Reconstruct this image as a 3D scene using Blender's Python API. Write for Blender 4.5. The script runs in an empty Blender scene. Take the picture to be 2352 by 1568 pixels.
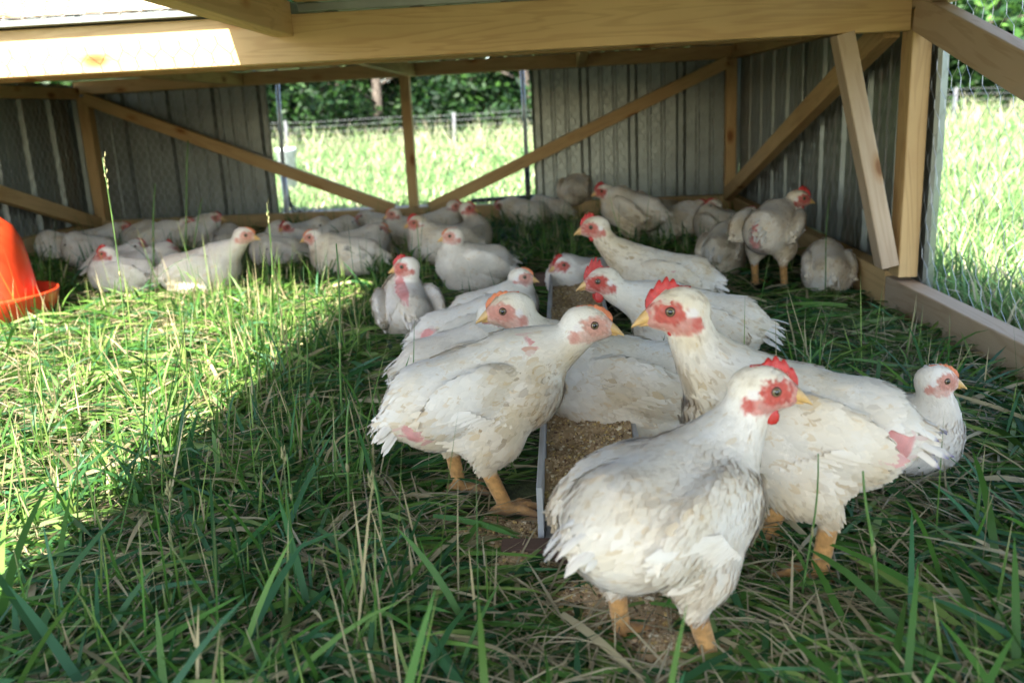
import bpy, math, random
import numpy as np
from mathutils import Matrix, Vector

random.seed(7)
RNG = np.random.RandomState(11)
scene = bpy.context.scene
COL = scene.collection
R = math.radians

# ------------------------------------------------------------------ camera
F_PX = 2035.0                    # focal length measured on a 2352 px wide copy of the photograph
YAW, PITCH, ROLL = -R(4.1), R(14.1), -R(2.8)
CAM = np.array([0.0, 0.0, 0.50])
_fw = np.array([math.sin(YAW)*math.cos(PITCH), math.cos(YAW)*math.cos(PITCH), -math.sin(PITCH)])
_r0 = np.array([math.cos(YAW), -math.sin(YAW), 0.0])
_u0 = np.cross(_r0, _fw)
_rt = _r0*math.cos(ROLL) + _u0*math.sin(ROLL)
_up = -_r0*math.sin(ROLL) + _u0*math.cos(ROLL)
cam_data = bpy.data.cameras.new('camera')
cam_data.sensor_fit = 'HORIZONTAL'
cam_data.sensor_width = 36.0
cam_data.lens = 36.0*F_PX/2352.0
cam_data.clip_start = 0.02
cam_data.clip_end = 500.0
cam_data.dof.use_dof = True
cam_data.dof.focus_distance = 1.22
cam_data.dof.aperture_fstop = 5.6
cam = bpy.data.objects.new('camera', cam_data)
COL.objects.link(cam)
M = Matrix.Identity(4)
for i in range(3):
    M[i][0], M[i][1], M[i][2], M[i][3] = _rt[i], _up[i], -_fw[i], CAM[i]
cam.matrix_world = M
scene.camera = cam

# ------------------------------------------------------------------ world, sun, exposure
SUN_EL, SUN_AZ = R(46.0), R(193.0)       # the sun stands behind the camera, a little to the left
world = bpy.data.worlds.new('World')
scene.world = world
world.use_nodes = True
wn = world.node_tree
sky = wn.nodes.new('ShaderNodeTexSky')
sky.sky_type = 'NISHITA'
sky.sun_disc = False
sky.sun_elevation = SUN_EL
sky.sun_rotation = SUN_AZ
bg = wn.nodes['Background']
wn.links.new(sky.outputs[0], bg.inputs[0])
bg.inputs[1].default_value = 0.125
sun_data = bpy.data.lights.new('sun', 'SUN')
sun_data.energy = 5.0
sun_data.angle = R(0.53)
sun_data.color = (1.0, 0.95, 0.86)
sun = bpy.data.objects.new('sun', sun_data)
COL.objects.link(sun)
sdir = Vector((math.sin(SUN_AZ)*math.cos(SUN_EL), math.cos(SUN_AZ)*math.cos(SUN_EL), math.sin(SUN_EL)))
sun.rotation_euler = sdir.to_track_quat('Z', 'Y').to_euler()
sun.location = (0, -6, 8)
scene.view_settings.view_transform = 'Standard'
scene.view_settings.look = 'None'
scene.view_settings.gamma = 1.0
scene.view_settings.use_curve_mapping = False
scene.view_settings.exposure = 2.4
scene.render.engine = 'CYCLES'
scene.cycles.use_denoising = True
scene.cycles.max_bounces = 6
scene.cycles.diffuse_bounces = 3
scene.cycles.transmission_bounces = 4
scene.cycles.sample_clamp_indirect = 6.0

# ------------------------------------------------------------------ measuring helpers (photo pixel -> place)
def ray(x, y):
    return _fw + _rt*(x-1176)/F_PX + _up*(784-y)/F_PX
def at_z(x, y, z=0.0):
    d = ray(x, y); return CAM + d*(z-CAM[2])/d[2]
def at_y(x, y, Y):
    d = ray(x, y); return CAM + d*(Y-CAM[1])/d[1]
def to_px(P):
    d = np.asarray(P, float)-CAM; z = d@_fw
    return np.array([1176+F_PX*(d@_rt)/z, 784-F_PX*(d@_up)/z])

# ------------------------------------------------------------------ object helpers
def tag(o, label=None, cat=None, group=None, kind=None):
    if label: o['label'] = label
    if cat: o['category'] = cat
    if group: o['group'] = group
    if kind: o['kind'] = kind
    return o
def empty(name, loc=(0, 0, 0), rz=0.0, sc=1.0):
    o = bpy.data.objects.new(name, None)
    o.empty_display_size = 0.05
    o.location = loc; o.rotation_euler = (0, 0, rz); o.scale = (sc, sc, sc)
    COL.objects.link(o)
    return o
def mesh_np(V, faces, mats, mat_idx=None, smooth=False, col=None, normals=None, name='mesh'):
    """faces: list of int arrays, each (m,k)"""
    me = bpy.data.meshes.new(name)
    V = np.asarray(V, np.float32)
    faces = [np.asarray(f, np.int32) for f in faces if len(f)]
    nl = sum(f.size for f in faces); nf = sum(len(f) for f in faces)
    me.vertices.add(len(V)); me.vertices.foreach_set('co', V.ravel())
    me.loops.add(nl); me.polygons.add(nf)
    li = np.concatenate([f.ravel() for f in faces])
    tot = np.concatenate([np.full(len(f), f.shape[1], np.int32) for f in faces])
    st = np.concatenate([[0], np.cumsum(tot)[:-1]]).astype(np.int32)
    me.loops.foreach_set('vertex_index', li)
    me.polygons.foreach_set('loop_start', st)
    if mat_idx is not None:
        me.polygons.foreach_set('material_index', np.asarray(mat_idx, np.int32))
    me.polygons.foreach_set('use_smooth', np.full(nf, bool(smooth)))
    me.update(calc_edges=True)
    me.validate()
    for m in (mats if isinstance(mats, (list, tuple)) else [mats]):
        me.materials.append(m)
    if col is not None:
        a = me.color_attributes.new('Col', 'FLOAT_COLOR', 'POINT')
        c = np.ones((len(V), 4), np.float32); c[:, :3] = col
        a.data.foreach_set('color', c.ravel())
    if normals is not None:
        me.normals_split_custom_set_from_vertices(np.asarray(normals, np.float32).tolist())
    return me
def obj(name, me, parent=None, M4=None):
    o = bpy.data.objects.new(name, me)
    COL.objects.link(o)
    if parent is not None: o.parent = parent
    if M4 is not None: o.matrix_local = M4
    return o
def pyobj(name, V, F, mat, parent=None, smooth=False, M4=None):
    me = bpy.data.meshes.new(name)
    me.from_pydata([tuple(v) for v in V], [], F)
    if smooth: me.polygons.foreach_set('use_smooth', [True]*len(me.polygons))
    me.materials.append(mat); me.update()
    return obj(name, me, parent, M4)
def bar_shape(L, w, h, ch=0.002):
    """chamfered bar along +X from 0 to L, w across Y, h up Z (centred)"""
    a, b = w/2, h/2
    prof = [(-a+ch, -b), (a-ch, -b), (a, -b+ch), (a, b-ch), (a-ch, b), (-a+ch, b), (-a, b-ch), (-a, -b+ch)]
    V = [(0.0, y, z) for y, z in prof] + [(L, y, z) for y, z in prof]
    Fc = [[i, (i+1) % 8, (i+1) % 8+8, i+8] for i in range(8)]
    Fc = [f[::-1] for f in Fc]
    Fc += [list(range(8)), list(range(15, 7, -1))]
    return V, Fc
def beam(name, p0, p1, w, h, mat, parent=None, up=(0, 0, 1), ch=0.002):
    p0, p1 = Vector(p0), Vector(p1)
    X = (p1-p0); L = X.length; X.normalize()
    Y = Vector(up).cross(X)
    if Y.length < 1e-4: Y = Vector((0, 1, 0))
    Y.normalize(); Z = X.cross(Y)
    M4 = Matrix(((X[0], Y[0], Z[0], p0[0]), (X[1], Y[1], Z[1], p0[1]), (X[2], Y[2], Z[2], p0[2]), (0, 0, 0, 1)))
    V, Fc = bar_shape(L, w, h, ch)
    return pyobj(name, V, Fc, mat, parent, False, M4)
def tube_np(pts, rad, n=6, cap=True):
    pts = np.asarray(pts, float); m = len(pts)
    rad = np.full(m, rad) if np.isscalar(rad) else np.asarray(rad, float)
    T = np.gradient(pts, axis=0); T /= np.linalg.norm(T, axis=1)[:, None]+1e-9
    ref = np.array([0.0, 0, 1]) if abs(T[0, 2]) < 0.9 else np.array([1.0, 0, 0])
    V = []
    for i in range(m):
        a = np.cross(ref, T[i]); a /= np.linalg.norm(a)+1e-9
        b = np.cross(T[i], a); ref = np.cross(a, T[i])*-1 if False else ref
        for k in range(n):
            t = 2*math.pi*k/n
            V.append(pts[i]+rad[i]*(math.cos(t)*a+math.sin(t)*b))
    Fq = [[i*n+k, i*n+(k+1) % n, (i+1)*n+(k+1) % n, (i+1)*n+k] for i in range(m-1) for k in range(n)]
    if cap: Fq += [list(range(n))[::-1], [(m-1)*n+k for k in range(n)]]
    return V, Fq
def lathe(prof, n=48):
    V = []; Fq = []
    for (r, z) in prof:
        for k in range(n):
            t = 2*math.pi*k/n; V.append((r*math.cos(t), r*math.sin(t), z))
    for i in range(len(prof)-1):
        for k in range(n):
            Fq.append([i*n+k, i*n+(k+1) % n, (i+1)*n+(k+1) % n, (i+1)*n+k])
    return V, Fq
_NT = np.random.RandomState(5).rand(32, 32, 32)
def vnoise(P, freq, seed=0):
    Q = np.asarray(P)*freq + np.array([seed*3.17, seed*1.93, seed*2.71])
    I = np.floor(Q).astype(int); f = Q-I; f = f*f*(3-2*f)
    g = lambda a, b, c: _NT[(I[:, 0]+a) % 32, (I[:, 1]+b) % 32, (I[:, 2]+c) % 32]
    x, y, z = f[:, 0], f[:, 1], f[:, 2]
    return ((g(0,0,0)*(1-x)+g(1,0,0)*x)*(1-y)+(g(0,1,0)*(1-x)+g(1,1,0)*x)*y)*(1-z) + \
           ((g(0,0,1)*(1-x)+g(1,0,1)*x)*(1-y)+(g(0,1,1)*(1-x)+g(1,1,1)*x)*y)*z

# ------------------------------------------------------------------ materials
def mat_new(name):
    m = bpy.data.materials.new(name); m.use_nodes = True
    nt = m.node_tree; b = nt.nodes['Principled BSDF']
    return m, nt, b
def N(nt, t, **kw):
    n = nt.nodes.new(t)
    for k, v in kw.items(): setattr(n, k, v)
    return n
def ramp(nt, stops):
    r = nt.nodes.new('ShaderNodeValToRGB'); cr = r.color_ramp
    while len(cr.elements) < len(stops): cr.elements.new(0.5)
    for e, (p, c) in zip(cr.elements, stops): e.position = p; e.color = (*c, 1)
    return r
def plain(name, col, rough=0.5, metal=0.0, spec=0.5, noise=0.12, nscale=30, bump=0.0):
    m, nt, b = mat_new(name)
    tc = N(nt, 'ShaderNodeTexCoord'); nz = N(nt, 'ShaderNodeTexNoise')
    nz.inputs['Scale'].default_value = nscale; nz.inputs['Detail'].default_value = 4
    nt.links.new(tc.outputs['Object'], nz.inputs['Vector'])
    rp = ramp(nt, [(0.25, tuple(c*(1-noise) for c in col)), (0.75, tuple(min(1, c*(1+noise)) for c in col))])
    nt.links.new(nz.outputs['Fac'], rp.inputs[0]); nt.links.new(rp.outputs[0], b.inputs['Base Color'])
    b.inputs['Roughness'].default_value = rough; b.inputs['Metallic'].default_value = metal
    b.inputs['Specular IOR Level'].default_value = spec
    if bump:
        bp = N(nt, 'ShaderNodeBump'); bp.inputs['Strength'].default_value = bump; bp.inputs['Distance'].default_value = 0.002
        nt.links.new(nz.outputs['Fac'], bp.inputs['Height']); nt.links.new(bp.outputs[0], b.inputs['Normal'])
    return m
def wood(name, light, dark, knots=True):
    m, nt, b = mat_new(name)
    tc = N(nt, 'ShaderNodeTexCoord'); oi = N(nt, 'ShaderNodeObjectInfo')
    off = N(nt, 'ShaderNodeVectorMath', operation='ADD')
    cmb = N(nt, 'ShaderNodeCombineXYZ'); mu = N(nt, 'ShaderNodeMath', operation='MULTIPLY'); mu.inputs[1].default_value = 37.0
    nt.links.new(oi.outputs['Random'], mu.inputs[0])
    for k in range(3): nt.links.new(mu.outputs[0], cmb.inputs[k])
    nt.links.new(tc.outputs['Object'], off.inputs[0]); nt.links.new(cmb.outputs[0], off.inputs[1])
    mp = N(nt, 'ShaderNodeMapping'); mp.inputs['Scale'].default_value = (1.6, 22, 22)
    nt.links.new(off.outputs[0], mp.inputs['Vector'])
    # growth rings: distorted bands across the board
    nz = N(nt, 'ShaderNodeTexNoise'); nz.inputs['Scale'].default_value = 1.0; nz.inputs['Detail'].default_value = 3
    nz.inputs['Distortion'].default_value = 0.6
    nt.links.new(mp.outputs[0], nz.inputs['Vector'])
    wv = N(nt, 'ShaderNodeMath', operation='MULTIPLY'); wv.inputs[1].default_value = 46.0
    nt.links.new(nz.outputs['Fac'], wv.inputs[0])
    sn = N(nt, 'ShaderNodeMath', operation='SINE'); nt.links.new(wv.outputs[0], sn.inputs[0])
    mr = N(nt, 'ShaderNodeMapRange'); mr.inputs[1].default_value = -1; mr.inputs[2].default_value = 1
    nt.links.new(sn.outputs[0], mr.inputs[0])
    mid = tuple(0.7*a+0.3*c for a, c in zip(light, dark))
    rp = ramp(nt, [(0.0, light), (0.62, light), (1.0, mid)])
    nt.links.new(mr.outputs[0], rp.inputs[0])
    # broad tone
    nb = N(nt, 'ShaderNodeTexNoise'); nb.inputs['Scale'].default_value = 3.0; nb.inputs['Detail'].default_value = 5
    nt.links.new(off.outputs[0], nb.inputs['Vector'])
    mx = N(nt, 'ShaderNodeMix', data_type='RGBA', blend_type='MULTIPLY'); mx.inputs[0].default_value = 0.55
    rb = ramp(nt, [(0.3, (0.70, 0.62, 0.55)), (0.65, (1, 1, 1))])
    nt.links.new(nb.outputs['Fac'], rb.inputs[0]); nt.links.new(rp.outputs[0], mx.inputs[6]); nt.links.new(rb.outputs[0], mx.inputs[7])
    out = mx.outputs[2]
    if knots:
        mk = N(nt, 'ShaderNodeMapping'); mk.inputs['Scale'].default_value = (4.2, 9.0, 9.0)
        nt.links.new(off.outputs[0], mk.inputs['Vector'])
        vo = N(nt, 'ShaderNodeTexVoronoi'); vo.inputs['Scale'].default_value = 1.0; vo.inputs['Randomness'].default_value = 1.0
        nt.links.new(mk.outputs[0], vo.inputs['Vector'])
        rk = ramp(nt, [(0.0, (0.34, 0.20, 0.12)), (0.09, (0.50, 0.32, 0.20)), (0.125, (0.85, 0.72, 0.58)), (0.20, (1, 1, 1))])
        nt.links.new(vo.outputs['Distance'], rk.inputs[0])
        m2 = N(nt, 'ShaderNodeMix', data_type='RGBA', blend_type='MULTIPLY'); m2.inputs[0].default_value = 1.0
        nt.links.new(out, m2.inputs[6]); nt.links.new(rk.outputs[0], m2.inputs[7]); out = m2.outputs[2]
    nt.links.new(out, b.inputs['Base Color'])
    b.inputs['Roughness'].default_value = 0.62; b.inputs['Specular IOR Level'].default_value = 0.3
    bp = N(nt, 'ShaderNodeBump'); bp.inputs['Strength'].default_value = 0.25; bp.inputs['Distance'].default_value = 0.001
    nt.links.new(mr.outputs[0], bp.inputs['Height']); nt.links.new(bp.outputs[0], b.inputs['Normal'])
    return m
def attr_mat(name, rough=0.7, spec=0.3, trans=0.0, sheen=0.0, bump=0.0, bscale=200, sss=0.0):
    m, nt, b = mat_new(name)
    at = N(nt, 'ShaderNodeAttribute', attribute_name='Col')
    nt.links.new(at.outputs['Color'], b.inputs['Base Color'])
    b.inputs['Roughness'].default_value = rough; b.inputs['Specular IOR Level'].default_value = spec
    b.inputs['Sheen Weight'].default_value = sheen
    if sss:
        b.inputs['Subsurface Weight'].default_value = sss; b.inputs['Subsurface Radius'].default_value = (0.6, 0.4, 0.3)
        b.inputs['Subsurface Scale'].default_value = 0.01
    if bump:
        tc = N(nt, 'ShaderNodeTexCoord'); nz = N(nt, 'ShaderNodeTexNoise'); nz.inputs['Scale'].default_value = bscale
        nz.inputs['Detail'].default_value = 3
        nt.links.new(tc.outputs['Object'], nz.inputs['Vector'])
        bp = N(nt, 'ShaderNodeBump'); bp.inputs['Strength'].default_value = bump; bp.inputs['Distance'].default_value = 0.003
        nt.links.new(nz.outputs['Fac'], bp.inputs['Height']); nt.links.new(bp.outputs[0], b.inputs['Normal'])
    if trans:
        tr = N(nt, 'ShaderNodeBsdfTranslucent'); mx = N(nt, 'ShaderNodeMixShader'); mx.inputs[0].default_value = trans
        nt.links.new(at.outputs['Color'], tr.inputs[0])
        nt.links.new(b.outputs[0], mx.inputs[1]); nt.links.new(tr.outputs[0], mx.inputs[2])
        nt.links.new(mx.outputs[0], nt.nodes['Material Output'].inputs[0])
    return m

M_PINE = wood('pine_lumber', (0.65, 0.43, 0.19), (0.38, 0.20, 0.07))
M_PINE_PALE = wood('weathered_pine', (0.56, 0.42, 0.28), (0.36, 0.22, 0.12))
M_DARKWOOD = wood('dark_board', (0.13, 0.075, 0.05), (0.06, 0.035, 0.025), False)
M_TIN = plain('galvanised_tin', (0.255, 0.27, 0.235), 0.40, 0.75, 0.5, 0.16, 12)
M_WIRE = plain('galvanised_wire', (0.42, 0.43, 0.43), 0.45, 0.6, 0.5, 0.1, 20)
M_PIPE = plain('galvanised_pipe', (0.60, 0.60, 0.62), 0.35, 0.35, 0.5, 0.1, 20)
M_BLACK = plain('black_steel', (0.02, 0.02, 0.022), 0.45, 0.3, 0.5, 0.2, 20)
M_WHITE_PLASTIC = plain('white_plastic', (0.80, 0.80, 0.79), 0.4, 0, 0.5, 0.03, 8)
M_ORANGE = plain('orange_red_plastic', (0.74, 0.065, 0.018), 0.32, 0, 0.5, 0.08, 9)
M_TROUGH = plain('grey_trough_side', (0.42, 0.42, 0.41), 0.45, 0.3, 0.5, 0.15, 18)
M_FEATHER = attr_mat('white_feathers', 0.85, 0.12, 0.10, 0.25)
M_BODY = attr_mat('hen_body', 0.75, 0.25, 0.0, 0.15, 0.35, 260)
M_BEAK = plain('yellow_beak', (0.70, 0.42, 0.15), 0.38, 0, 0.5, 0.15, 120)
M_COMB = plain('red_comb', (0.52, 0.035, 0.026), 0.42, 0, 0.45, 0.22, 150, 0.4)
M_COMB2 = plain('pale_orange_comb', (0.72, 0.22, 0.09), 0.5, 0, 0.4, 0.2, 150, 0.4)
M_PUPIL = plain('eye_pupil', (0.004, 0.004, 0.005), 0.06, 0, 0.8, 0.0)
M_IRIS = plain('eye_iris', (0.20, 0.15, 0.07), 0.12, 0, 0.7, 0.3, 900)
M_LID = plain('eye_rim', (0.10, 0.04, 0.03), 0.5, 0, 0.3, 0.1)
M_GRASS = attr_mat('grass_blades', 0.5, 0.35, 0.35)
M_LEAF = attr_mat('tree_leaves', 0.55, 0.35, 0.35)
M_BARK = plain('tree_bark', (0.10, 0.082, 0.066), 0.9, 0, 0.2, 0.45, 7, 0.6)
M_GRANULE = attr_mat('feed_grains', 0.8, 0.2)
M_FENCE = plain('grey_fence_post', (0.17, 0.17, 0.18), 0.6, 0.2, 0.4, 0.2, 10)

# ------------------------------------------------------------------ ground
def ground_material():
    m, nt, b = mat_new('soil_and_thatch')
    tc = N(nt, 'ShaderNodeTexCoord')
    n1 = N(nt, 'ShaderNodeTexNoise'); n1.inputs['Scale'].default_value = 3.0; n1.inputs['Detail'].default_value = 8
    n2 = N(nt, 'ShaderNodeTexNoise'); n2.inputs['Scale'].default_value = 70.0; n2.inputs['Detail'].default_value = 6
    for n in (n1, n2): nt.links.new(tc.outputs['Object'], n.inputs['Vector'])
    r1 = ramp(nt, [(0.3, (0.050, 0.060, 0.022)), (0.7, (0.085, 0.105, 0.035))])
    r2 = ramp(nt, [(0.35, (0.45, 0.42, 0.35)), (0.7, (1.25, 1.2, 1.0))])
    nt.links.new(n1.outputs['Fac'], r1.inputs[0]); nt.links.new(n2.outputs['Fac'], r2.inputs[0])
    mx = N(nt, 'ShaderNodeMix', data_type='RGBA', blend_type='MULTIPLY'); mx.inputs[0].default_value = 1.0
    nt.links.new(r1.outputs[0], mx.inputs[6]); nt.links.new(r2.outputs[0], mx.inputs[7])
    nt.links.new(mx.outputs[2], b.inputs['Base Color']); b.inputs['Roughness'].default_value = 0.95
    bp = N(nt, 'ShaderNodeBump'); bp.inputs['Strength'].default_value = 0.8; bp.inputs['Distance'].default_value = 0.01
    nt.links.new(n2.outputs['Fac'], bp.inputs['Height']); nt.links.new(bp.outputs[0], b.inputs['Normal'])
    return m
M_SOIL = ground_material()
xs = np.concatenate([np.linspace(-150, -4, 24), np.linspace(-3.6, 3.6, 73), np.linspace(4, 150, 24)])
ys = np.concatenate([np.linspace(-150, -1, 16), np.linspace(-0.6, 5.4, 61), np.linspace(6, 200, 40)])
gx, gy_ = np.meshgrid(xs, ys, indexing='ij')
gp = np.stack([gx.ravel(), gy_.ravel(), np.zeros(gx.size)], 1)
gp[:, 2] = (vnoise(gp, 3.1, 1)-0.6)*0.022 + (vnoise(gp, 9.0, 2)-0.6)*0.008
nx_, ny_ = len(xs), len(ys)
ii, jj = np.meshgrid(np.arange(nx_-1), np.arange(ny_-1), indexing='ij')
q = np.stack([ii*ny_+jj, (ii+1)*ny_+jj, (ii+1)*ny_+jj+1, ii*ny_+jj+1], -1).reshape(-1, 4)
tag(obj('ground', mesh_np(gp, [q], M_SOIL, smooth=True)), kind='structure')

# ------------------------------------------------------------------ the coop (a movable pen of pine and tin)
XL, XR, YB, YM, YF = -2.39, 0.79, 4.39, 2.11, -0.17
coop = empty('chicken_coop', (0, 0, 0))
tag(coop, 'low pine framed chicken pen with ribbed tin walls, chicken wire and tin roof', 'chicken coop')
def rib_profile(w, seed=0):
    """outward depth of a ribbed roofing sheet along its width"""
    P = []; x = 0.0
    while x < w+0.001:
        for dx, d in ((0.0, 0), (0.012, 0.019), (0.036, 0.019), (0.048, 0), (0.092, 0), (0.097, 0.004), (0.107, 0.004),
                      (0.112, 0), (0.158, 0), (0.163, 0.004), (0.173, 0.004), (0.178, 0)):
            if x+dx <= w+0.001: P.append((x+dx, d))
        x += 0.2286
    if P[-1][0] < w: P.append((w, 0))
    return P
def tin_sheet(name, o, u, v, n, w, h, mat=None, th=0.0012):
    """ribbed sheet: origin o, width along u, ribs along v, ribs bulge along n"""
    o, u, v, n = (np.array(a, float) for a in (o, u, v, n))
    P = rib_profile(w); k = len(P); V = []
    nh = 4
    for side in (0, 1):
        for j in range(nh+1):
            for (x, d) in P:
                wob = 0.0015*math.sin(x*9+j*1.7)
                V.append(o+u*x+v*(h*j/nh)+n*(d+wob-th*side))
    F_ = []; off = k*(nh+1)
    for j in range(nh):
        for i in range(k-1):
            a = j*k+i
            F_.append([a, a+1, a+k+1, a+k]); F_.append([off+a, off+a+k, off+a+k+1, off+a+1])
    for i in range(k-1):
        F_.append([i, off+i, off+i+1, i+1]); t = nh*k+i; F_.append([t, t+1, off+t+1, off+t])
    for j in range(nh):
        a = j*k; F_.append([a, a+k, off+a+k, off+a]); a = j*k+k-1; F_.append([a, off+a, off+a+k, a+k])
    return pyobj(name, V, F_, mat or M_TIN, coop)
def hex_wire(name, o, u, v, w, h, cell=0.038, r=0.0009, n=None, skip=None):
    """hexagonal netting; twisted pairs run along v"""
    o, u, v = (np.array(a, float) for a in (o, u, v))
    nn = np.cross(u, v); nn /= np.linalg.norm(nn)
    a = cell; s = cell*0.62          # pitch across, length of the slanted rise
    seg = []
    cols = int(w/a)+1; row = 0; y = 0.0; tw = cell*0.36
    while y < h:
        for c in range(-1, cols+1):
            x0 = c*a + (a/2 if row % 2 else 0)
            seg.append((x0, y, x0, y+tw, 1.5))
            seg.append((x0, y+tw, x0+a/2, y+tw+(s-tw*0.5), 1.0))
            seg.append((x0, y+tw, x0-a/2, y+tw+(s-tw*0.5), 1.0))
        y += tw+(s-tw*0.5); row += 1
    S = np.array(seg)
    S = S[(S[:, [0, 2]].min(1) >= 0) & (S[:, [0, 2]].max(1) <= w) & (S[:, [1, 3]].max(1) <= h)]
    wob = lambda x, y: 0.0025*np.sin(x*13.0+y*7)+0.0022*np.sin(x*31+y*17+1)
    def pos(x, y):
        X = x+0.0022*np.sin(y*41+x*23); Y = y+0.002*np.sin(x*37-y*19)
        return o+X[:, None]*u+Y[:, None]*v+wob(x, y)[:, None]*nn
    A = pos(S[:, 0], S[:, 1]); B = pos(S[:, 2], S[:, 3])
    D = B-A; D /= np.linalg.norm(D, axis=1)[:, None]
    Sd = np.cross(D, nn); Sd /= np.linalg.norm(Sd, axis=1)[:, None]
    rr = (r*S[:, 4])[:, None]
    V = []
    for P_ in (A-D*r, B+D*r):
        for k in range(3):
            t = 2*math.pi*k/3
            V.append(P_+rr*(math.cos(t)*Sd+math.sin(t)*nn))
    m = len(A); V = np.stack(V, 1).reshape(-1, 3)
    b = np.arange(m)[:, None]*6
    Q = np.concatenate([b+np.array([[k, (k+1) % 3, (k+1) % 3+3, k+3]]) for k in range(3)])
    ob = obj(name, mesh_np(V, [Q], M_WIRE), coop)
    ob['kind'] = 'stuff'
    return ob

W2 = 0.040
# sills lying on the ground
beam('sill', (XL-0.02, YB-0.02, 0.052), (XR+0.02, YB-0.02, 0.052), 0.045, 0.088, M_PINE, coop)
beam('sill', (XR-0.0, YM+0.09, 0.050), (XR-0.0, YB-0.045, 0.050), 0.045, 0.088, M_PINE, coop)
beam('sill', (XR+0.002, YF, 0.042), (XR+0.002, YM+0.086, 0.042), 0.048, 0.082, M_PINE_PALE, coop)
beam('sill', (XL, YF, 0.050), (XL, YB-0.045, 0.050), 0.045, 0.088, M_PINE, coop)
# posts
beam('post', (XR-0.02, YB-0.03, 0.098), (XR-0.02, YB-0.03, 0.720), 0.050, 0.045, M_PINE, coop, up=(0, 1, 0))
beam('post', (XL+0.04, YB-0.03, 0.098), (XL+0.04, YB-0.03, 0.700), 0.055, 0.055, M_PINE, coop, up=(0, 1, 0))
beam('post', (-0.765, YB-0.02, 0.098), (-0.765, YB-0.02, 0.720), 0.046, 0.046, M_PINE, coop, up=(0, 1, 0))
beam('post', (XR, YM+0.035, 0.094), (XR, YM+0.035, 0.690), 0.044, 0.066, M_PINE, coop, up=(0, 1, 0))
beam('post', (XL+0.02, YM+0.035, 0.094), (XL+0.02, YM+0.035, 0.72), 0.044, 0.066, M_PINE, coop, up=(0, 1, 0))
# top plates and rails
beam('top_plate', (XL, YB-0.02, 0.742), (XR+0.02, YB-0.02, 0.752), 0.042, 0.062, M_PINE, coop)
beam('top_plate', (XR-0.0, YM+0.075, 0.712), (XR-0.0, YB-0.043, 0.750), 0.042, 0.060, M_PINE, coop)
beam('top_plate', (XL+0.005, YM+0.075, 0.700), (XL+0.005, YB-0.043, 0.716), 0.042, 0.052, M_PINE, coop)
beam('top_rail', (XR+0.0, YF, 0.722), (XR+0.0, YM+0.03, 0.724), 0.055, 0.062, M_PINE_PALE, coop)
beam('top_rail', (XL, YF, 0.722), (XL, YM+0.03, 0.724), 0.044, 0.062, M_PINE_PALE, coop)
# the deep cross beam halfway
beam('cross_beam', (XL-0.02, YM+0.019, 0.703), (XR-0.028, YM+0.019, 0.700), 0.038, 0.106, M_PINE, coop)
# purlin and joists under the rear roof
beam('purlin', (XL+0.03, 3.10, 0.726), (XR-0.03, 3.06, 0.726), 0.040, 0.050, M_PINE, coop)
for x in (-1.56, -0.725, 0.07):
    beam('joist', (x, YM+0.042, 0.736), (x, YB-0.045, 0.742), 0.036, 0.056, M_PINE, coop)
beam('joist', (-0.642, YF, 0.752), (-0.642, YM-0.002, 0.744), 0.046, 0.076, M_PINE, coop)
# diagonal braces
beam('brace', (XL+0.06, YB-0.062, 0.690), (-0.86, YB-0.062, 0.095), 0.036, 0.056, M_PINE, coop)
beam('brace', (-0.68, YB-0.062, 0.095), (XR-0.04, YB-0.062, 0.706), 0.036, 0.056, M_PINE, coop)
beam('brace', (XR-0.036, YB-0.07, 0.100), (XR-0.036, YM+0.10, 0.668), 0.038, 0.060, M_PINE, coop)
beam('brace', (XL+0.030, YB-0.07, 0.085), (XL+0.030, YM+0.30, 0.640), 0.038, 0.064, M_PINE, coop)
beam('knee_brace', (0.622, YM+0.026, 0.648), (0.748, YM+0.026, 0.120), 0.040, 0.058, M_PINE_PALE, coop, up=(0, 1, 0))
beam('brace', (XR-0.012, YM-0.02, 0.680), (XR-0.012, 0.25, 0.120), 0.034, 0.074, M_PINE_PALE, coop)
beam('brace', (XL+0.01, YM-0.02, 0.672), (XL+0.01, 0.25, 0.120), 0.034, 0.070, M_PINE_PALE, coop)
# tin walls: ribs run upright and bulge outwards, open at the top of each rib
tin_sheet('wall_sheet', (XL-0.03, YB+0.012, 0.03), (1, 0, 0), (0, 0, 1), (0, 1, 0), 0.965, 0.735)
tin_sheet('wall_sheet', (-0.165, YB+0.012, 0.03), (1, 0, 0), (0, 0, 1), (0, 1, 0), 0.985, 0.742)
tin_sheet('wall_sheet', (XR+0.030, YB+0.008, 0.03), (0, -1, 0), (0, 0, 1), (1, 0, 0), 1.16, 0.735)
tin_sheet('wall_sheet', (XR+0.034, 3.25, 0.03), (0, -1, 0), (0, 0, 1), (1, 0, 0), 1.17, 0.728)
tin_sheet('wall_sheet', (XL-0.026, YB+0.008, 0.03), (0, -1, 0), (0, 0, 1), (-1, 0, 0), 1.16, 0.73)
tin_sheet('wall_sheet', (XL-0.030, 3.25, 0.03), (0, -1, 0), (0, 0, 1), (-1, 0, 0), 1.17, 0.73)
tin_sheet('wall_sheet', (XL-0.034, 2.10, 0.03), (0, -1, 0), (0, 0, 1), (-1, 0, 0), 1.17, 0.72)  # added out of view, cuts the light reaching the rear half
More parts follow.
